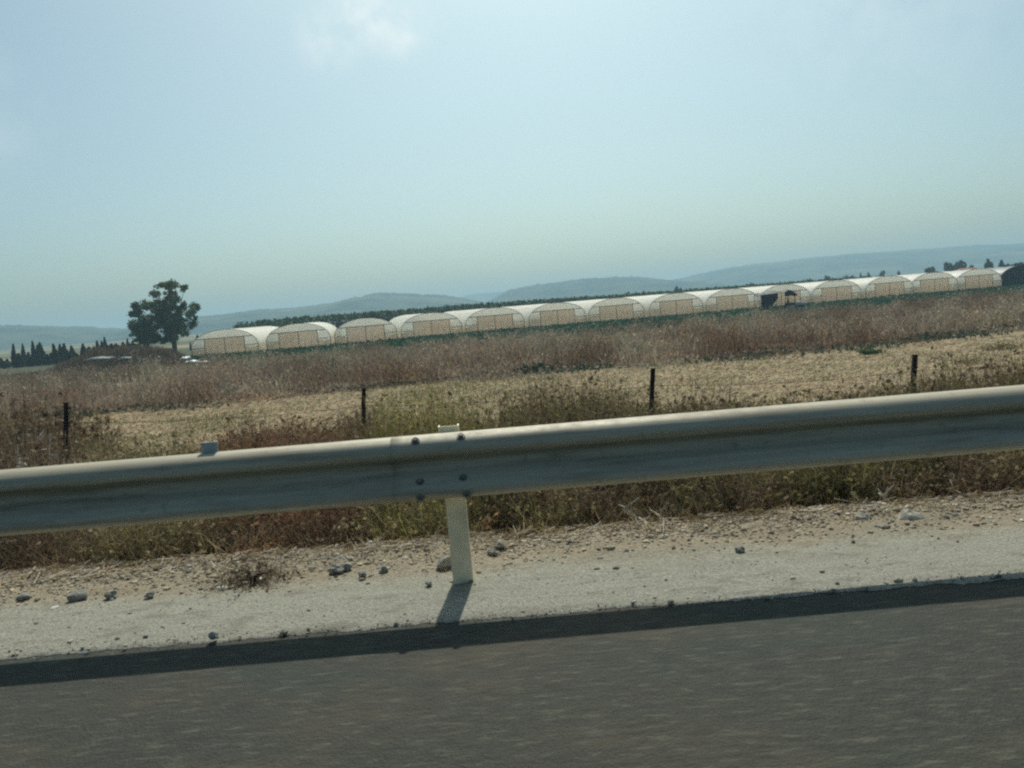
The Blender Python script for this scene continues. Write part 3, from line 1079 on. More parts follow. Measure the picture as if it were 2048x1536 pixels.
cyp = [cypress_meshes(4.0, 0.62, s_) for s_ in range(4)]
ORD = ['first', 'second', 'third', 'fourth', 'fifth', 'sixth', 'seventh', 'eighth', 'ninth', 'tenth', 'eleventh', 'twelfth', 'thirteenth', 'fourteenth',
       'fifteenth', 'sixteenth', 'seventeenth', 'eighteenth', 'nineteenth', 'twentieth', 'twenty-first', 'twenty-second', 'twenty-third'] + ['twenty-' + q for q in ('fourth', 'fifth', 'sixth', 'seventh', 'eighth', 'ninth')] + ['thirtieth'] + ['thirty-' + q for q in ('first', 'second', 'third', 'fourth', 'fifth', 'sixth', 'seventh', 'eighth', 'ninth')] + ['fortieth']
cy_tips = [(20, 520, .8), (100, 530, .9), (165, 335, .8), (250, 460, 1.2), (300, 335, .75), (375, 440, .9), (440, 295, .85), (495, 350, .8), (545, 315, 1.15), (590, 440, 1.0), (740, 330, .95), (815, 335, .9), (870, 330, 1.1),
           (980, 355, 1.0), (1130, 335, 1.2), (1205, 370, 1.2), (1275, 375, 1.1), (1325, 290, .9), (1385, 295, .9), (1425, 245, .8), (1660, 310, 1.1), (1730, 265, .7), (1805, 290, .9)]
cy_tips += [(60, 560, 1.3), (200, 470, 1.2), (400, 500, 1.3), (640, 470, 1.2), (690, 450, 1.2), (925, 420, 1.2), (1050, 450, 1.3), (1165, 420, 1.2), (1245, 400, 1.2), (1350, 360, 1.3), (1455, 350, 1.3), (1505, 330, 1.4), (1560, 330, 1.4), (1610, 345, 1.3), (1700, 330, 1.2), (1770, 325, 1.2), (1850, 325, 1.1)]
cy_tips.sort()
for i, (zx, zy, wk) in enumerate(cy_tips):
    Y = 158 + 12 * ((i * 7) % 5) / 5
    t_ = at(zx / 6.827, 640 + zy / 6.827, Y)
    hh = t_.z + 2.43
    hh *= 1.0
    plant_tree('cypress_tree', cyp[i % 4], (t_.x, Y, -2.43), (wk * 1.0, wk * 1.0, hh / 4.0),
               f'narrow dark cypress, {ORD[i]} from the left in the row beyond the brown weeds', 'cypress', 'cypresses at the left edge of the fields', rz=i * 1.3)

DARK = [(0.030, 0.050, 0.030), (0.045, 0.065, 0.035), (0.06, 0.075, 0.04)]
OLIVE = [(0.06, 0.08, 0.04), (0.08, 0.095, 0.05), (0.05, 0.065, 0.035)]
rnd = [round_meshes(6.0, 2.6, 3, DARK), round_meshes(6.0, 3.4, 4, OLIVE), round_meshes(6.0, 2.0, 5, DARK)]
conif = [cypress_meshes(6.0, 1.2, 11), cypress_meshes(6.0, 0.9, 12)]
small_trees = [   # px tip, kind, Y, width scale, label
    (606, 632, 'r1', 260, .9, 'pale rounded bush rising over the second greenhouse'),
    (393, 670, 'c0', 190, .9, 'short dark conifer between the big tree and the first greenhouse'),
    (380, 683, 'c1', 185, .8, 'low dark conifer under the right side of the big tree'),
    (843, 620, 'r2', 330, .7, 'small dark tree above the fourth greenhouse, the left of two'),
    (858, 618, 'r2', 340, .6, 'small dark tree above the fourth greenhouse, the right of two'),
    (923, 609, 'r0', 360, .6, 'small round tree above the gap after the fourth greenhouse'),
    (940, 613, 'r2', 360, .6, 'very small tree just right of the round one past the fourth greenhouse'),
    (957, 608, 'c1', 350, .7, 'thin upright tree left of the fifth greenhouse peak'),
    (973, 608, 'c0', 350, .8, 'dark conifer over the fifth greenhouse, left of a pair'),
    (985, 608, 'c0', 352, .8, 'dark conifer over the fifth greenhouse, right of a pair'),
    (1174, 594, 'c1', 360, .5, 'lone thin conifer standing between the sixth and seventh greenhouses'),
    (1258, 583, 'c0', 380, 1.0, 'leftmost dark conifer of the clump over the seventh greenhouse'),
    (1272, 584, 'c1', 385, 1.3, 'second dark conifer of the clump over the seventh greenhouse'),
    (1286, 582, 'c0', 380, 1.1, 'third dark conifer of the clump over the seventh greenhouse'),
    (1298, 583, 'c1', 385, 1.2, 'rightmost dark conifer of the clump over the seventh greenhouse'),
    (1352, 573, 'c0', 390, 1.4, 'tallest dark conifer over the eighth greenhouse'),
    (1362, 576, 'c0', 392, 1.5, 'dark conifer just right of the tallest over the eighth greenhouse'),
    (1378, 577, 'c1', 395, 1.5, 'lower dark conifer at the right end over the eighth greenhouse'),
    (1433, 574, 'r2', 420, .7, 'small faint tree over the ninth greenhouse'),
    (1497, 567, 'r1', 420, .8, 'low faint bush between ninth greenhouse and black shelter'),
    (1544, 566, 'r0', 430, .5, 'tiny bush above the roof left of the black shelter'),
    (1620, 558, 'r1', 430, .7, 'low bush above the roofs just right of the black shelter'),
    (1655, 552, 'r0', 430, .8, 'rounded bush above the eleventh greenhouse'),
    (1698, 551, 'r1', 440, .8, 'wide low bush between the eleventh and twelfth greenhouses'),
    (1720, 546, 'c1', 430, .8, 'slim conifer left of the twelfth greenhouse peak'),
    (1737, 546, 'r2', 430, .5, 'small dark round tree just left of the twelfth greenhouse peak'),
    (1765, 542, 'r0', 420, .5, 'small round headed tree over the twelfth greenhouse'),
    (1797, 543, 'r2', 430, .4, 'thin faint tree right of the twelfth greenhouse peak'),
    (1866, 534, 'r1', 330, .8, 'broad dark bush above the third last greenhouse, left of the tall trees'),
    (1897, 526, 'r0', 330, .8, 'dark spreading tree at the left of the orange roof'),
    (1922, 523, 'r2', 335, .9, 'tall dark tree directly behind the orange roof'),
    (1942, 530, 'r0', 335, .4, 'small tree at the right end of the orange roof'),
    (1977, 520, 'r2', 300, .7, 'upright dark tree over the last white greenhouse'),
    (2002, 520, 'c0', 300, 1.1, 'dark conifer between the last white and the dark netted greenhouse'),
    (2015, 528, 'r0', 300, .5, 'low bush right of the conifer near the right edge'),
    (2045, 525, 'r1', 240, 1.1, 'green leafy tree above the dark netted greenhouse'),
]
for i, (px, py, kd, Y, wk, lab) in enumerate(small_trees):
    t_ = at(px, py, Y)
    hh = t_.z + 2.45
    ms = rnd[int(kd[1])] if kd[0] == 'r' else conif[int(kd[1])]
    s_ = hh / 6.0
    if kd[0] == 'r': s_ *= 1.08
    plant_tree('conifer_tree' if kd[0] == 'c' else 'round_tree', ms, (t_.x, Y, -2.45), (s_ * wk * 1.15, s_ * wk * 1.15, s_), lab,
               'tree', 'trees beyond the greenhouses', rz=i * 0.9)

# small house with an orange roof
hq = at(1934, 539, 318)
hs = empty('farmhouse', (hq.x, 318, -2.45), R(8))
tag(hs, 'small farmhouse whose orange tiled roof shows above the greenhouses', 'house')
mb = MB()
mb.box((0, 0, 1.4), (8.0, 6.0, 2.8))
mb.build('wall', M['plaster'], hs)
mb = MB()
rt = hq.z + 2.45 + 0.6
mb.add([(-4.6, -3.5, 2.7), (4.6, -3.5, 2.7), (4.6, 3.5, 2.7), (-4.6, 3.5, 2.7), (-3.0, 0, rt), (3.0, 0, rt)], [(0, 1, 5, 4), (1, 2, 5), (2, 3, 4, 5), (3, 0, 4), (3, 2, 1, 0)])
mb.build('roof', M['tile'], hs)
for x in (-2, 1.8):
    mb = MB(); mb.box((x, -3.02, 1.5), (1.1, 0.08, 1.1)); mb.build('window', M['frame'], hs)
mb = MB(); mb.box((0, -3.02, 1.03), (0.95, 0.08, 2.05)); mb.build('door', M['frame'], hs)

# ------------------------------------------------------------------ banana plantation behind the greenhouses (one far mass)
n = 3000
u = rng.uniform(-0.02, 1, n)
bx0, bx1 = at(500, 655, 200).x, at(1700, 565, 300).x
bx = bx0 + (bx1 - bx0) * u
by = np.interp(u, [0, 1], [200, 272]) + rng.uniform(0, 34, n)
hb = np.interp(u, [0, .3, .6, 1], [5.2, 5.1, 4.5, 4.2]) + rng.uniform(-.5, .4, n)
Bc = np.stack([bx, by, np.full(n, -2.45)], 1)
Q, TT = [], []
for k in range(9):
    az = rng.uniform(0, 2 * math.pi, n)
    el = rng.uniform(0.35, 1.35, n)
    L = rng.uniform(1.0, 1.7, n)
    st = Bc + np.stack([np.zeros(n), np.zeros(n), hb - rng.uniform(0.9, 1.5, n)], 1)
    d = np.stack([np.cos(az) * np.cos(el), np.sin(az) * np.cos(el), np.sin(el)], 1)
    sd2 = np.stack([-np.sin(az), np.cos(az), np.zeros(n)], 1) * 0.26
    mid = st + d * (L * .6)[:, None]
    tip = mid + (d * 0.4 + np.array([0, 0, -0.25])) * L[:, None]
    Q.append(np.stack([st, mid + sd2, tip, mid - sd2], 1))
    TT.append(pick(n, [(0.035, 0.075, 0.03), (0.05, 0.10, 0.035), (0.06, 0.11, 0.045), (0.03, 0.06, 0.03)]))
for k in range(3):
    cc = Bc + np.stack([rng.normal(0, .4, n), rng.normal(0, .4, n), rng.uniform(0.3, 3.2, n)], 1)
    Q.append(leaf_quads(cc, 0.8)); TT.append(pick(n, [(0.025, 0.05, 0.022), (0.035, 0.06, 0.028)]))
tag(link('banana_plantation', poly_mesh('banana_plantation', np.concatenate(Q), 4, np.concatenate(TT)), M['leaf']),
    'dark green band of leafy plantation behind the greenhouses', 'plantation', kind='stuff')

# ------------------------------------------------------------------ green crop in front of the greenhouses
n = 42000
cx = rng.uniform(-62, 100, n)
fr = rng.uniform(0, 1, n) ** 0.8
front = 129 + 2.5 / 9.7 * (cx - gh_pos[0][0])
cy = 93 + (front - 1.2 - 93) * fr
row = np.round(cy / 1.3) * 1.3 + rng.normal(0, .28, n)
cy = np.minimum(row, front - 1.0)
hC = 0.2 + 0.22 * vnoise(cx, cy, 6, 90)
C = np.stack([cx, cy, gz(cx, cy) + rng.uniform(0.03, 1, n) * hC], 1)
keep = vnoise(cx, cy, 5, 91) > 0.24 - 0.1 * (cx > -30)
C = C[keep]
tag(link('crop', poly_mesh('crop', leaf_quads(C, 0.36, up=0.4, aspect=1.5), 4, pick(len(C), [(0.025, 0.085, 0.04), (0.035, 0.11, 0.05), (0.05, 0.12, 0.045), (0.02, 0.06, 0.035)])), M['leaf']),
    'low green field crop in front of the greenhouses', 'crop', kind='stuff')

# ------------------------------------------------------------------ tall dry weeds between the stubble field and the crop
n = 240000
wx = rng.uniform(-75, 82, n)
wy0 = 43.5 + 0.13 * np.clip(wx, -40, 60) + 3.5 * (vnoise(wx, wx * 0, 9, 14) - .5)
wy = wy0 + rng.uniform(0, 1, n) ** 1.25 * (97 - wy0)
dens = vnoise(wx, wy, 3.0, 15) * 0.6 + vnoise(wx, wy, 9.0, 16) * 0.6
k = rng.uniform(0.1, 1.0, n) < dens
k &= np.abs(wx) < wy * 0.75 + 6
wx, wy, dens, wy0 = wx[k], wy[k], dens[k], wy0[k]
n = len(wx)
ncl = 620
ccx, ccv = rng.uniform(-75, 82, ncl), rng.random(ncl) ** 1.2
ccy = 43.5 + 0.13 * np.clip(ccx, -40, 60) + 1.0 + ccv * 50
ccr, cch = rng.uniform(.9, 2.3, ncl), rng.uniform(.7, 1.55, ncl)
cct = rng.random(ncl)
best, bi = np.full(n, 9.0), np.zeros(n, dtype=int)
for j in range(ncl):
    dd = ((wx - ccx[j]) ** 2 + ((wy - ccy[j]) * 1.2) ** 2) / ccr[j] ** 2
    m_ = dd < best
    best[m_] = dd[m_]; bi[m_] = j
dome = cch[bi] * np.sqrt(np.maximum(0, 1 - best))
edge = np.clip((wy - wy0) / 3.0, 0.25, 1)
hW = (0.25 + 0.4 * vnoise(wx, wy, 2.6, 17) + dome * 1.1) * edge * rng.uniform(0.7, 1.12, n)
TK = (0.6 + 0.75 * cct[bi])[:, None]
pal = np.array([(0.31, 0.20, 0.12), (0.28, 0.215, 0.155), (0.35, 0.285, 0.205), (0.20, 0.195, 0.12)])
fld = vnoise(wx, wy, 7, 19)
fld = np.where(best < 1, 0.5 * fld + 0.5 * cct[bi] * .8, fld)
T = pal[np.clip((fld * 4.6 - 0.3 + rng.normal(0, .5, n)).astype(int), 0, 3)] * rng.uniform(.8, 1.2, (n, 1)) * TK
B = np.stack([wx, wy, gz(wx, wy) - 0.03], 1)
Q, TT = blades(B, hW, rng.uniform(0.025, 0.055, n), 0.5, T, 0.35)
# side twigs to make the heads bushy
m2 = rng.random(n) < 0.75
B2 = B[m2] + np.stack([rng.normal(0, .12, m2.sum()), rng.normal(0, .12, m2.sum()), hW[m2] * rng.uniform(.35, .95, m2.sum())], 1)
Q2 = leaf_quads(B2, 0.10, up=0.6, aspect=2.2)
tag(link('dry_weeds', poly_mesh('dry_weeds', np.concatenate([Q, Q2]), 4, np.concatenate([TT, T[m2] * 1.1])), M['tint']),
    'belt of tall reddish brown dry weeds beyond the stubble', 'weeds', kind='stuff')

n = 15000
gx = rng.uniform(-30, 66, n)
gy0 = 43.0 + 0.13 * np.clip(gx, -40, 60) + 3.5 * (vnoise(gx, gx * 0, 9, 14) - .5)
gy = gy0 + rng.uniform(-0.6, 4.2, n)
k = rng.random(n) < np.clip(vnoise(gx, gy * 1.5, 3.5, 24) * 2.2 - 0.85 + np.clip(gx, -10, 40) / 120, 0, 1)
gx, gy = gx[k], gy[k]
C = np.stack([gx, gy, gz(gx, gy) + rng.uniform(0.0, 0.3, len(gx)) * (0.3 + vnoise(gx, gy, 1.2, 25))], 1)
tag(link('green_weeds', poly_mesh('green_weeds', leaf_quads(C, 0.11, up=.5, aspect=2.4), 4, pick(len(C), [(0.055, 0.080, 0.05), (0.08, 0.10, 0.06), (0.12, 0.12, 0.08), (0.05, 0.065, 0.045)])), M['leaf']),
    'low green weeds along the far edge of the stubble', 'weeds', kind='stuff')

# weeds over the mound
n = 9000
a = rng.uniform(0, 2 * math.pi, n); r_ = np.sqrt(rng.uniform(0, 1.1, n))
wx, wy = MOUND[0] + np.cos(a) * r_ * MOUND[2], MOUND[1] + np.sin(a) * r_ * MOUND[3]
B = np.stack([wx, wy, gz(wx, wy) + mound_z(wx, wy) - 0.05], 1)
Q, TT = blades(B, rng.uniform(.15, .7, n), rng.uniform(.05, .1, n), .7, pick(n, [(0.15, 0.115, 0.08), (0.18, 0.13, 0.09), (0.11, 0.10, 0.07)]), .4)
tag(link('mound_weeds', poly_mesh('mound_weeds', Q, 4, TT), M['tint']), 'dry brown weeds growing over the earth mound', 'weeds', kind='stuff')

# ------------------------------------------------------------------ stubble on the field
n = 170000
fy = 11 + rng.uniform(0, 1, n) ** 1.25 * 35
fx = rng.uniform(-0.72, 0.72, n) * fy
lie = rng.random(n)
az = rng.normal(0, 0.8, n)
L = rng.uniform(0.04, 0.13, n) * (0.7 + fy / 50)
wdt = (0.0035 + 0.0003 * fy)
d = np.stack([np.cos(az), np.sin(az), rng.uniform(0.0, 0.35, n)], 1)
s_ = np.stack([-np.sin(az), np.cos(az), rng.uniform(-.5, 1.0, n)], 1)
B = np.stack([fx, fy, gz(fx, fy) + 0.015], 1)
u, v = d * L[:, None] / 2, s_ * wdt[:, None]
B[:, 2] += np.abs(u[:, 2]) * 0.9
Q = np.stack([B - u - v, B + u - v, B + u + v, B - u + v], 1)
T = pick(n, [(0.56, 0.45, 0.27), (0.48, 0.39, 0.24), (0.62, 0.54, 0.36), (0.34, 0.25, 0.15), (0.20, 0.14, 0.09)], .2)
# little green and olive regrowth
n2 = 60000
ry_ = 11 + rng.uniform(0, 1, n2) ** 1.2 * 34
rx_ = rng.uniform(-.7, .7, n2) * ry_
kk_ = rng.random(n2) < np.clip((vnoise(rx_, ry_, 2.2, 33) * .6 + vnoise(rx_, ry_, 7, 34) * .4 - .45) * 3.5, 0, 1) * (0.35 + 0.65 * (rx_ < 2))
rx_, ry_ = rx_[kk_], ry_[kk_]
Bq = np.stack([rx_, ry_, gz(rx_, ry_) - 0.01], 1)
Q3, T3 = blades(Bq, rng.uniform(.06, .26, len(rx_)), 0.010 + 0.0006 * ry_, .8, pick(len(rx_), [(0.16, 0.17, 0.065), (0.22, 0.20, 0.08), (0.12, 0.14, 0.055)]), .4)
tag(link('stubble', poly_mesh('stubble', np.concatenate([Q, Q3]), 4, np.concatenate([T, T3])), M['tint']),
    'straw stubble with thin regrowth on the harvested field', 'stubble', kind='stuff')


# ------------------------------------------------------------------ roadside brush (continuous tangle) and single shrubs
def twiggy(cx, cy, base_z, h, r_, n, pal, wd=0.006, leaf=0.6, leaf_size=0.018, spread=0.7, mode='bush'):
    """stems with side twigs and small leaves, in metres"""
    Q, T = [], []
    a = rng.uniform(0, 2 * math.pi, n)
    rr = np.sqrt(rng.random(n)) * r_
    B = np.stack([cx + np.cos(a) * rr * .45, cy + np.sin(a) * rr * .45, np.full(n, base_z)], 1)
    H = h * rng.uniform(.55, 1.0, n) * (1 - 0.35 * (rr / r_) ** 2)
    out = np.stack([np.cos(a) * rr * spread, np.sin(a) * rr * spread, H], 1)
    mid = B + out * np.array([.35, .35, .55]) + rng.normal(0, .03, (n, 3))
    tip = B + out + rng.normal(0, .05, (n, 3))
    t = pick(n, pal, .25)
    ax = rng.uniform(0, 2 * math.pi, n)
    s = np.stack([np.cos(ax), np.sin(ax), np.zeros(n)], 1) * wd / 2
    Q += [np.stack([B - s, B + s, mid + s * .8, mid - s * .8], 1), np.stack([mid - s * .8, mid + s * .8, tip + s * .3, tip - s * .3], 1)]
    T += [t, t]
    nt_ = n * 4
    i = rng.integers(0, n, nt_)
    u = rng.uniform(.25, 1, nt_)[:, None]
    st = np.where(u < .5, B[i] + (mid[i] - B[i]) * u * 2, mid[i] + (tip[i] - mid[i]) * (u - .5) * 2)
    d = rng.normal(size=(nt_, 3)) * np.array([1, 1, .7]) + np.array([0, 0, .55])
    d /= np.linalg.norm(d, axis=1, keepdims=True)
    L = rng.uniform(.05, .2, nt_)[:, None] * min(1.0, h)
    en = st + d * L
    s2 = np.cross(d, rng.normal(size=(nt_, 3)))
    s2 /= np.linalg.norm(s2, axis=1, keepdims=True)
    s2 *= wd * .28
    tt_ = pick(nt_, pal, .25)
    Q.append(np.stack([st - s2, st + s2, en + s2 * .5, en - s2 * .5], 1)); T.append(tt_)
    nl = int(nt_ * leaf)
    j = rng.integers(0, nt_, nl)
    C = st[j] + (en[j] - st[j]) * rng.uniform(.2, 1.1, nl)[:, None]
    Q.append(leaf_quads(C, leaf_size)); T.append(tt_[j] * rng.uniform(.9, 1.35, (nl, 1)))
    return np.concatenate(Q), np.concatenate(T)


BROWN = [(0.15, 0.105, 0.065), (0.19, 0.14, 0.085), (0.11, 0.08, 0.052), (0.24, 0.185, 0.12)]
RED = [(0.23, 0.125, 0.07), (0.19, 0.105, 0.065), (0.27, 0.175, 0.10), (0.16, 0.11, 0.07)]
OLV = [(0.165, 0.15, 0.065), (0.21, 0.19, 0.08), (0.13, 0.115, 0.058), (0.24, 0.205, 0.105)]
YEL = [(0.30, 0.27, 0.09), (0.24, 0.23, 0.08), (0.34, 0.29, 0.14), (0.18, 0.17, 0.07)]
GREY = [(0.42, 0.38, 0.32), (0.52, 0.48, 0.42), (0.30, 0.26, 0.21), (0.20, 0.17, 0.13)]
STRAW = [(0.36, 0.29, 0.17), (0.42, 0.35, 0.22), (0.28, 0.22, 0.13), (0.20, 0.15, 0.09)]
ENVX = [-400, 0, 110, 140, 200, 330, 440, 500, 600, 690, 740, 800, 880, 930, 1000, 1060, 1150, 1230, 1270, 1330, 1420, 1500, 1600, 1720, 1830, 1900, 2048, 2400]
ENVY = [755, 770, 785, 855, 875, 880, 856, 834, 830, 838, 808, 798, 793, 803, 793, 748, 738, 748, 778, 788, 773, 793, 798, 768, 738, 713, 710, 693]


def pal_at(px, Y):
    if px < 130: return BROWN
    if px < 400: return OLV if random.random() < .4 else STRAW
    if px < 700: return RED if random.random() < .7 else BROWN
    if px < 760: return BROWN
    if px < 930: return YEL if random.random() < .6 else RED if random.random() < .3 else OLV
    if px < 1290: return OLV if random.random() < .6 else BROWN
    if px < 1520: return BROWN if random.random() < .6 else OLV
    if px < 1800: return OLV if random.random() < .5 else BROWN
    return BROWN if random.random() < .65 else OLV


Qs, Ts = [], []
nclump = 1020
for i in range(nclump):
    px = rng.uniform(-420, 2520)
    Y = 5.35 + rng.random() ** 1.0 * 5.6
    if Y < 9.0 and 108 < px < 165: continue
    x = ray(px, 950)[0] * Y
    zb = float(gz(x, Y)) - 0.03
    ey_ = np.interp(px, ENVX, ENVY) + rng.normal(0, 12)
    zt = EYE + ray(px, ey_)[1] * Y
    hmax = zt - zb
    cap = np.interp(Y, [5.3, 5.9, 6.6, 8, 10.5], [0.36, 0.68, 1.05, 1.6, 1.9])
    h = min(hmax, cap * rng.uniform(.65, 1.15))
    if h < 0.15: h = 0.15
    fs_ = max(1.0, Y / 6.5)
    q_, t_ = twiggy(x, Y, zb, h, rng.uniform(.22, .42) * fs_ ** .5, int(60 + 95 * h), pal_at(px, Y), leaf=1.0, leaf_size=0.018 * fs_ ** 1.3, wd=0.006 * fs_)
    Qs.append(q_); Ts.append(t_)
# dry grass filling the bank
n = 54000
bx = rng.uniform(-9, 10.5, n)
by = 5.25 + rng.random(n) ** 1.2 * 6.5
bh = rng.uniform(.12, .5, n) * np.interp(by, [5.2, 5.6, 7], [.45, .9, 1.2]) * (0.4 + vnoise(bx, by, .8, 66))
Bq = np.stack([bx, by, gz(bx, by) - .02], 1)
tg = np.where((vnoise(bx, by, 1.3, 67) > .5)[:, None], pick(n, STRAW, .25), pick(n, BROWN, .25))
q_, t_ = blades(Bq, bh, rng.uniform(.004, .009, n), .8, tg, .5)
Qs.append(q_); Ts.append(t_)
# fallen stems on the back edge of the verge
n = 2600
fx_, fy_ = rng.uniform(-4.2, 4.6, n), rng.normal(5.06, .13, n)
az = rng.uniform(0, math.pi, n); L = rng.uniform(.03, .16, n)
d = np.stack([np.cos(az), np.sin(az), rng.normal(0, .12, n)], 1) * L[:, None] / 2
v = np.stack([-np.sin(az), np.cos(az), np.full(n, .6)], 1) * rng.uniform(.0015, .003, n)[:, None]
fz = np.interp(fy_, [4.5, 4.9, 5.12, 5.3, 5.6], [0.02, 0.035, 0.025, -0.12, -0.35]) + .02 + np.abs(d[:, 2])
c_ = np.stack([fx_, fy_, fz], 1)
Qs.append(np.stack([c_ - d - v, c_ + d - v, c_ + d + v, c_ - d + v], 1)); Ts.append(pick(n, STRAW + GREY[:2] + BROWN[:2], .25))
tag(link('dry_brush', poly_mesh('dry_brush', np.concatenate(Qs), 4, np.concatenate(Ts)), M['tint']),
    'dense tangle of dry brown brush on the bank behind the guardrail', 'brush', kind='stuff')


def shrub(px, ytop, Y, r_, n, pal, label, name='shrub', cat='shrub', leaf=1.2, ls=0.026, wd=.008, spread=.75, ybase=None, ypx=None):
    if ypx:
        dz_ = ray(px, ypx)[1]
        Y = min((y_ for y_ in np.arange(12, 60, .25)), key=lambda y_: abs(EYE + dz_ * y_ - float(gz(ray(px, ypx)[0] * y_, y_))))
    x = ray(px, ytop)[0] * Y
    zb = float(gz(x, Y)) if ybase is None else ybase
    h = EYE + ray(px, ytop)[1] * Y - zb
    root = empty(name, (x, Y, zb))
    tag(root, label, cat)
    q_, t_ = twiggy(0, 0, -0.03, h, r_, n, pal, wd, leaf, ls, spread)
    link('foliage', poly_mesh('foliage', q_, 4, t_), M['tint'], root)
    mb = MB()
    for k in range(5):
        a = random.uniform(0, 6.28)
        mb.tube([(0, 0, -.05), (math.cos(a) * r_ * .2, math.sin(a) * r_ * .2, h * .3), (math.cos(a) * r_ * .5, math.sin(a) * r_ * .5, h * .62)], [.012, .009, .004], 5)
    mb.build('stem', M['bark'], root)
    return root


shrub(35, 770, 12.5, 1.1, 900, BROWN, 'large dark brown shrub at the left edge behind the first fence post', ls=.05, wd=.014, leaf=1.5)
shrub(95, 785, 11.8, .9, 750, BROWN, 'brown shrub just left of the first fence post, smaller than its neighbour', ls=.05, wd=.013, leaf=1.5)
shrub(60, 858, 8.2, .55, 420, GREY, 'grey white bleached thistle bush left of the first fence post', name='thistle_bush', cat='bush', leaf=1.6, ls=.03)
shrub(505, 835, 7.6, .7, 560, RED, 'rust red dry shrub above the rail left of the second fence post', leaf=1.4, ls=.028, wd=.008)
shrub(625, 838, 7.9, .6, 450, RED, 'smaller rust red shrub touching the second fence post on its left', leaf=1.4, ls=.028, wd=.008)
shrub(805, 718, 8.0, .55, 330, YEL, 'tall sparse yellow green weed stalks left of the rail post', name='weed_stalks', cat='weed', leaf=.8, ls=.025, spread=.9)
shrub(885, 712, 8.3, .6, 380, YEL, 'tall yellow green weed stalks right above the rail post', name='weed_stalks', cat='weed', leaf=.8, ls=.025, spread=.9)
shrub(1085, 722, 8.6, .7, 480, OLV, 'olive brown upright shrub in the middle, left one of two', leaf=1.0, ls=.024)
shrub(1190, 742, 8.4, .7, 480, OLV, 'olive brown upright shrub in the middle, right one of two', leaf=1.0, ls=.024)
shrub(1410, 775, 8.2, .65, 350, BROWN, 'brown shrub peeking over the rail right of the third fence post', leaf=1.0)
shrub(1905, 727, 8.5, .9, 560, BROWN, 'dark brown shrub over the rail right of the last fence post', leaf=1.2)
shrub(2030, 718, 8.8, 1.0, 620, BROWN, 'dark brown shrub at the right edge over the rail', leaf=1.2)
shrub(1640, 925, 5.9, .42, 260, YEL, 'yellow olive leafy bush under the rail at the right', leaf=1.6, ls=.022)
shrub(1950, 905, 6.2, .5, 300, OLV, 'olive leafy bush under the rail near the right edge', leaf=1.6, ls=.022)
shrub(745, 980, 5.75, .35, 200, STRAW, 'straw coloured bush under the rail left of the rail post', leaf=1.4)
shrub(505, 1135, 4.66, .22, 300, GREY[2:] + BROWN, 'small dry tuft standing on the pale gravel verge', name='dry_tuft', cat='tuft', leaf=.6, ls=.012, wd=.004, spread=1.0, ybase=0.03)
shrub(565, 1160, 4.7, .1, 50, BROWN, 'tiny dry tuft right of the larger tuft on the verge', name='dry_tuft', cat='tuft', leaf=.4, ls=.010, wd=.004, spread=1.0, ybase=0.03)
shrub(1965, 1030, 5.02, .12, 90, BROWN, 'small dark dry tuft on the verge at the right', name='dry_tuft', cat='tuft', leaf=.8, ls=.014, wd=.005, spread=1.0, ybase=0.02)
shrub(2020, 1028, 4.95, .13, 100, BROWN, 'dark brown dry tuft on the verge at the right edge', name='dry_tuft', cat='tuft', leaf=.8, ls=.014, wd=.005, spread=1.0, ybase=0.02)
shrub(1735, 1040, 4.92, .06, 40, BROWN, 'lone tiny dark tuft on the verge left of the dead branches', name='dry_tuft', cat='tuft', leaf=.8, ls=.010, wd=.004, spread=1.0, ybase=0.02)
shrub(1742, 694, 27, .55, 130, [(0.04, 0.09, 0.035), (0.06, 0.11, 0.045)], 'low bright green bush alone on the stubble', leaf=1.6, ls=.05, wd=.012, ypx=709)
shrub(1065, 726, 43, .9, 160, [(0.03, 0.075, 0.04), (0.045, 0.09, 0.05)], 'dark green bush at the near edge of the dry weeds', leaf=1.8, ls=.08, wd=.02, ypx=745)
shrub(2035, 612, 47, 1.5, 260, [(0.025, 0.06, 0.025), (0.04, 0.075, 0.03)], 'dark green bush at the edge of the weeds by the right border', leaf=1.8, ls=.09, wd=.02, ypx=642)
shrub(2000, 681, 25, .9, 110, OLV, 'olive weed clump on the stubble near the right edge', leaf=1.2, ls=.04, wd=.012, ypx=700)
shrub(1935, 712, 18, .7, 90, OLV, 'olive weed clump on the stubble right of the last fence post', leaf=1.2, ls=.03, wd=.010, ypx=726)

# ------------------------------------------------------------------ gravel, stones, branches, litter
ico = bmesh.new()
bmesh.ops.create_icosphere(ico, subdivisions=1, radius=1.0)
iv = np.array([v.co[:] for v in ico.verts]); itri = np.array([[v.index for v in f.verts] for f in ico.faces])
ico.free()


def verge_z(x, y):
    base = np.interp(y, [3.9, 4.5, 4.9, 5.12, 5.3, 5.6], [0.011, 0.02, 0.035, 0.025, -0.12, -0.35])
    rough = np.interp(y, [3.9, 4.4, 4.8, 5.3], [0.004, 0.010, 0.032, 0.04])
    return base + rough * (vnoise(x, y, 0.13, 21) - .5) + rough * 1.6 * (vnoise(x, y, 0.45, 22) - .5)


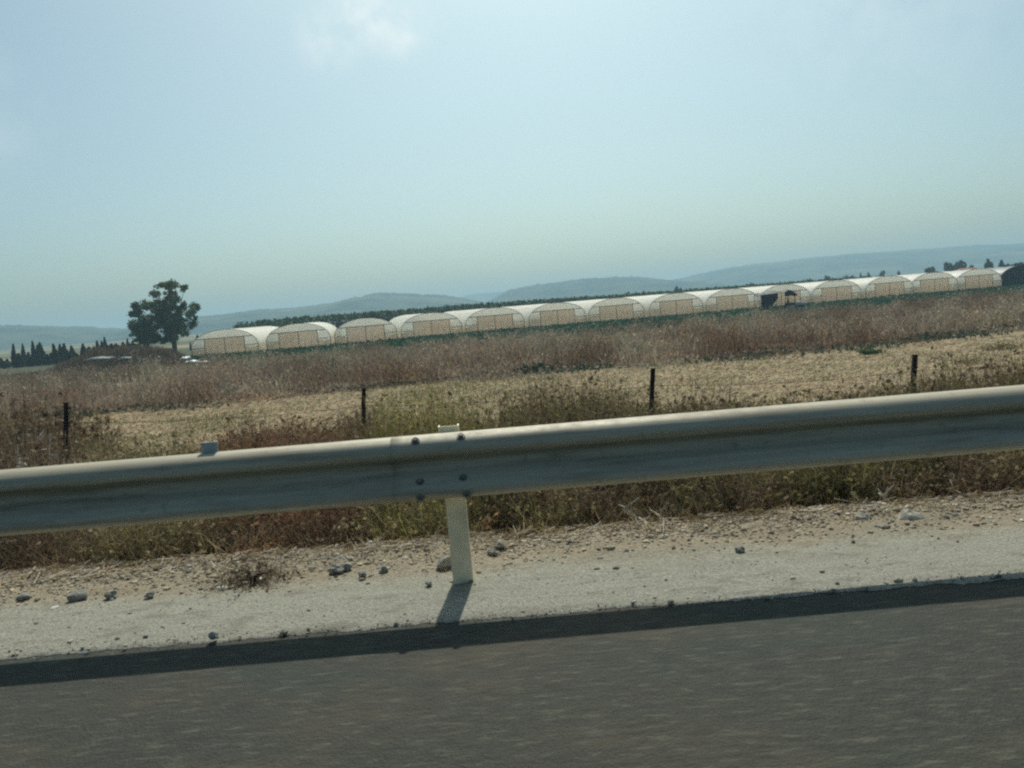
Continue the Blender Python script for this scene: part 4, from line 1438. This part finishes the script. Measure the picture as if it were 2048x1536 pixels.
n = 9500
sy_ = np.where(rng.random(n) < .82, rng.normal(4.95, .2, n), np.where(rng.random(n) < .45, 3.79 + rng.normal(0, .035, n), rng.uniform(3.86, 4.8, n)))
sx_ = rng.uniform(-3.9, 4.2, n)
k = (sy_ > 3.62) & (sy_ < 5.35)
sy_, sx_ = sy_[k], sx_[k]
n = len(sx_)
rad = rng.uniform(.002, .005, n) + .012 * rng.random(n) ** 14 + (sy_ > 4.5) * rng.uniform(0, .006, n)
vv = iv[None] * rad[:, None, None] * rng.uniform(.6, 1.3, (n, 1, 3)) * rng.uniform(.75, 1.2, (n, 12, 1)) * np.array([1.2, 1, .7])
vv += np.stack([sx_, sy_, verge_z(sx_, sy_) + rad * .25], 1)[:, None]
tris = vv[:, itri].reshape(-1, 3, 3)
T = np.repeat(pick(n, [(0.40, 0.35, 0.26), (0.33, 0.28, 0.20), (0.46, 0.42, 0.34), (0.24, 0.20, 0.15), (0.38, 0.30, 0.20), (0.22, 0.20, 0.165)], .2) * 1.25, len(itri), 0)
T[np.repeat(sy_ < 4.55, len(itri))] *= np.array([.85, .9, .9])
tag(link('gravel', poly_mesh('gravel', tris, 3, T), M['stone']), 'loose pale gravel scattered over the verge', 'gravel', kind='stuff')


def rock(px, py, size, label, mat='rock', name='stone', cat='stone', flat=.75):
    dx, dz = ray(px, py)
    Y = (EYE - 0.03) / -dz
    bm = bmesh.new()
    bmesh.ops.create_icosphere(bm, subdivisions=2, radius=1.0)
    sc = Vector((random.uniform(.9, 1.25), random.uniform(.8, 1.1), flat))
    for v in bm.verts:
        k = 0.5 + 0.62 * float(vnoise(v.co.x * 2 + px, v.co.y * 2 + v.co.z * 3 + py, .75, 55))
        v.co = Vector((v.co.x * sc.x, v.co.y * sc.y, v.co.z * sc.z)) * size * k
    me = bpy.data.meshes.new(name)
    bm.to_mesh(me); bm.free()
    o = link(name, me, M[mat])
    o.location = (dx * Y, Y, 0.02 + size * flat * .5)
    o.rotation_euler = (0, 0, random.uniform(0, 6))
    return tag(o, label, cat)


rock(672, 1142, .050, 'dark grey lump in the middle of the stone cluster left of the post')
rock(690, 1136, .042, 'dark grey lump at the right of the stone cluster left of the post')
rock(680, 1122, .036, 'grey stone at the back of the stone cluster left of the post')
rock(890, 1132, .058, 'largest dark grey stone just left of the guardrail post foot')
rock(768, 1140, .034, 'grey green stone midway between stone cluster and guardrail post')
rock(725, 1148, .028, 'small grey stone right of the stone cluster')
rock(985, 1107, .038, 'grey green stone on the verge right of the guardrail post')
rock(1000, 1092, .038, 'pale grey stone behind the grey green one right of the post')
rock(155, 1196, .050, 'dark stone with a rough top near the left edge of the verge')
rock(222, 1192, .040, 'dark purple grey stone on the verge, left of the tuft')
rock(48, 1195, .036, 'dark stone nearest the left edge of the verge')
rock(299, 1190, .028, 'small dark stone between the left stones and the dry tuft')
rock(318, 1136, .035, 'brown stone at the back of the verge on the left')
rock(426, 1272, .026, 'dark clod lying at the asphalt edge on the left')
rock(858, 1166, .022, 'small brown clod left of the guardrail post base')
rock(1480, 1100, .026, 'dark clod on the pale verge right of the post')
rock(1725, 1040, .05, 'grey stone beside the standing twig at the right')
rock(1820, 1040, .065, 'pale boulder among the dead branches', mat='deadwood')
rock(1545, 1052, .03, 'white piece of rubbish at the edge of the brush', mat='litter', name='litter', cat='litter', flat=.5)
rock(445, 1172, .022, 'pale blue scrap lying on the gravel near the tuft', mat='litter', name='litter', cat='litter', flat=.3)
rock(110, 1212, .02, 'white scrap on the verge near the left edge', mat='litter', name='litter', cat='litter', flat=.3)


def branch(p0, p1, Y0, Y1, r0, label, kinks=5):
    r0 *= 1.35
    a, b = at(*p0, Y0), at(*p1, Y1)
    root = a.copy()
    mb = MB()
    pts = []
    for i in range(kinks + 1):
        u = i / kinks
        j = Vector((random.uniform(-1, 1), random.uniform(-1, 1), random.uniform(-1, 1))) * (a - b).length * .035 * (0 < i < kinks)
        pts.append(a.lerp(b, u) - root + j)
    mb.tube(pts, list(np.linspace(r0, r0 * .35, kinks + 1)), 7)
    for k in (2, 3, 4):
        if k < len(pts):
            e = pts[k] + Vector((random.uniform(-.1, .1), random.uniform(-.06, .06), random.uniform(.02, .1)))
            mb.tube([pts[k], e], [r0 * .5, r0 * .2], 5)
    o = mb.build('dead_branch', M['deadwood'])
    o.location = root
    return tag(o, label, 'branch')


branch((1790, 1018), (1757, 986), 5.15, 5.25, .011, 'short bleached branch leaning up out of the brush at the right')
branch((1722, 1032), (1729, 1003), 5.1, 5.15, .010, 'short upright bleached stick beside a grey stone')
branch((1890, 1000), (1942, 985), 5.3, 5.4, .011, 'curved pale branch lying against the olive bush at the right')
branch((1818, 1042), (1960, 1046), 4.95, 4.98, .012, 'long grey green branch lying flat on the verge at the right')
branch((1842, 1034), (1895, 1018), 5.02, 5.1, .015, 'thick pale branch lying above the long grey green one')
branch((1860, 1052), (1975, 1054), 4.9, 4.93, .009, 'thin branch at the front of the dead branch pile')
branch((1300, 1052), (1238, 1010), 5.2, 5.45, .008, 'thin bleached stick leaning out of brush right of the post')
branch((1345, 1048), (1300, 1020), 5.2, 5.4, .006, 'very thin stick right of the leaning bleached one')
branch((863, 1095), (872, 1062), 5.15, 5.2, .006, 'small pale twig rising behind the stone left of the post')


def sheet(px, py, Y, wx_, wy_, mat, label, name='plastic_sheet', zo=0.15, hgt=.16):
    q = at(px, py, Y)
    n_, m_ = 14, 8
    P = np.zeros((m_, n_, 3))
    for i in range(m_):
        for j in range(n_):
            u, v = j / (n_ - 1) - .5, i / (m_ - 1) - .5
            k = max(0, 1 - (2 * u) ** 4) * max(0, 1 - (2 * v) ** 4)
            P[i, j] = (u * wx_ * (1 + .25 * math.sin(v * 7 + px)), v * wy_ * (1 + .3 * math.sin(u * 9)), k * hgt * (.5 + float(vnoise(u * 6 + px, v * 6, 1.1, 44))))
    o = link(name, grid_mesh(name, P), M[mat])
    sm = o.modifiers.new('thick', 'SOLIDIFY'); sm.thickness = .01
    o.location = q
    return tag(o, label, 'plastic sheet')


sheet(371, 717, 93, 0.9, 1.2, 'white', 'white plastic heap at the left of the three by the first greenhouse')
sheet(384, 724, 88, 1.3, 1.0, 'white', 'largest white plastic sheet lying in the weeds below the first greenhouse')
sheet(407, 725, 87, .9, .8, 'white', 'smallest white plastic scrap right of the large white sheet')
sheet(200, 718, 97, 2.6, 1.6, 'greysheet', 'grey weathered sheet on the front slope of the earth mound', hgt=.2)
sheet(250, 717, 97, 1.3, 1.0, 'greysheet', 'small grey sheet beside the larger one on the mound', hgt=.15)

# ------------------------------------------------------------------ haze: one box of even air round the place
mb = MB()
mb.box((0, 2650, 36.7), (10600, 6000, 80.6))
hb_ = NB('haze air')
pv = hb_.n('ShaderNodeVolumePrincipled')
pv.inputs['Color'].default_value = (0.53, 0.81, 0.96, 1)
pv.inputs['Density'].default_value = 0.00055
pv.inputs['Anisotropy'].default_value = 0.2
hb_.t.links.new(pv.outputs[0], hb_.out.inputs['Volume'])
hz = mb.build('haze', hb_.m)
hz['kind'] = 'stuff'
hz['label'] = 'pale summer haze over the whole plain'
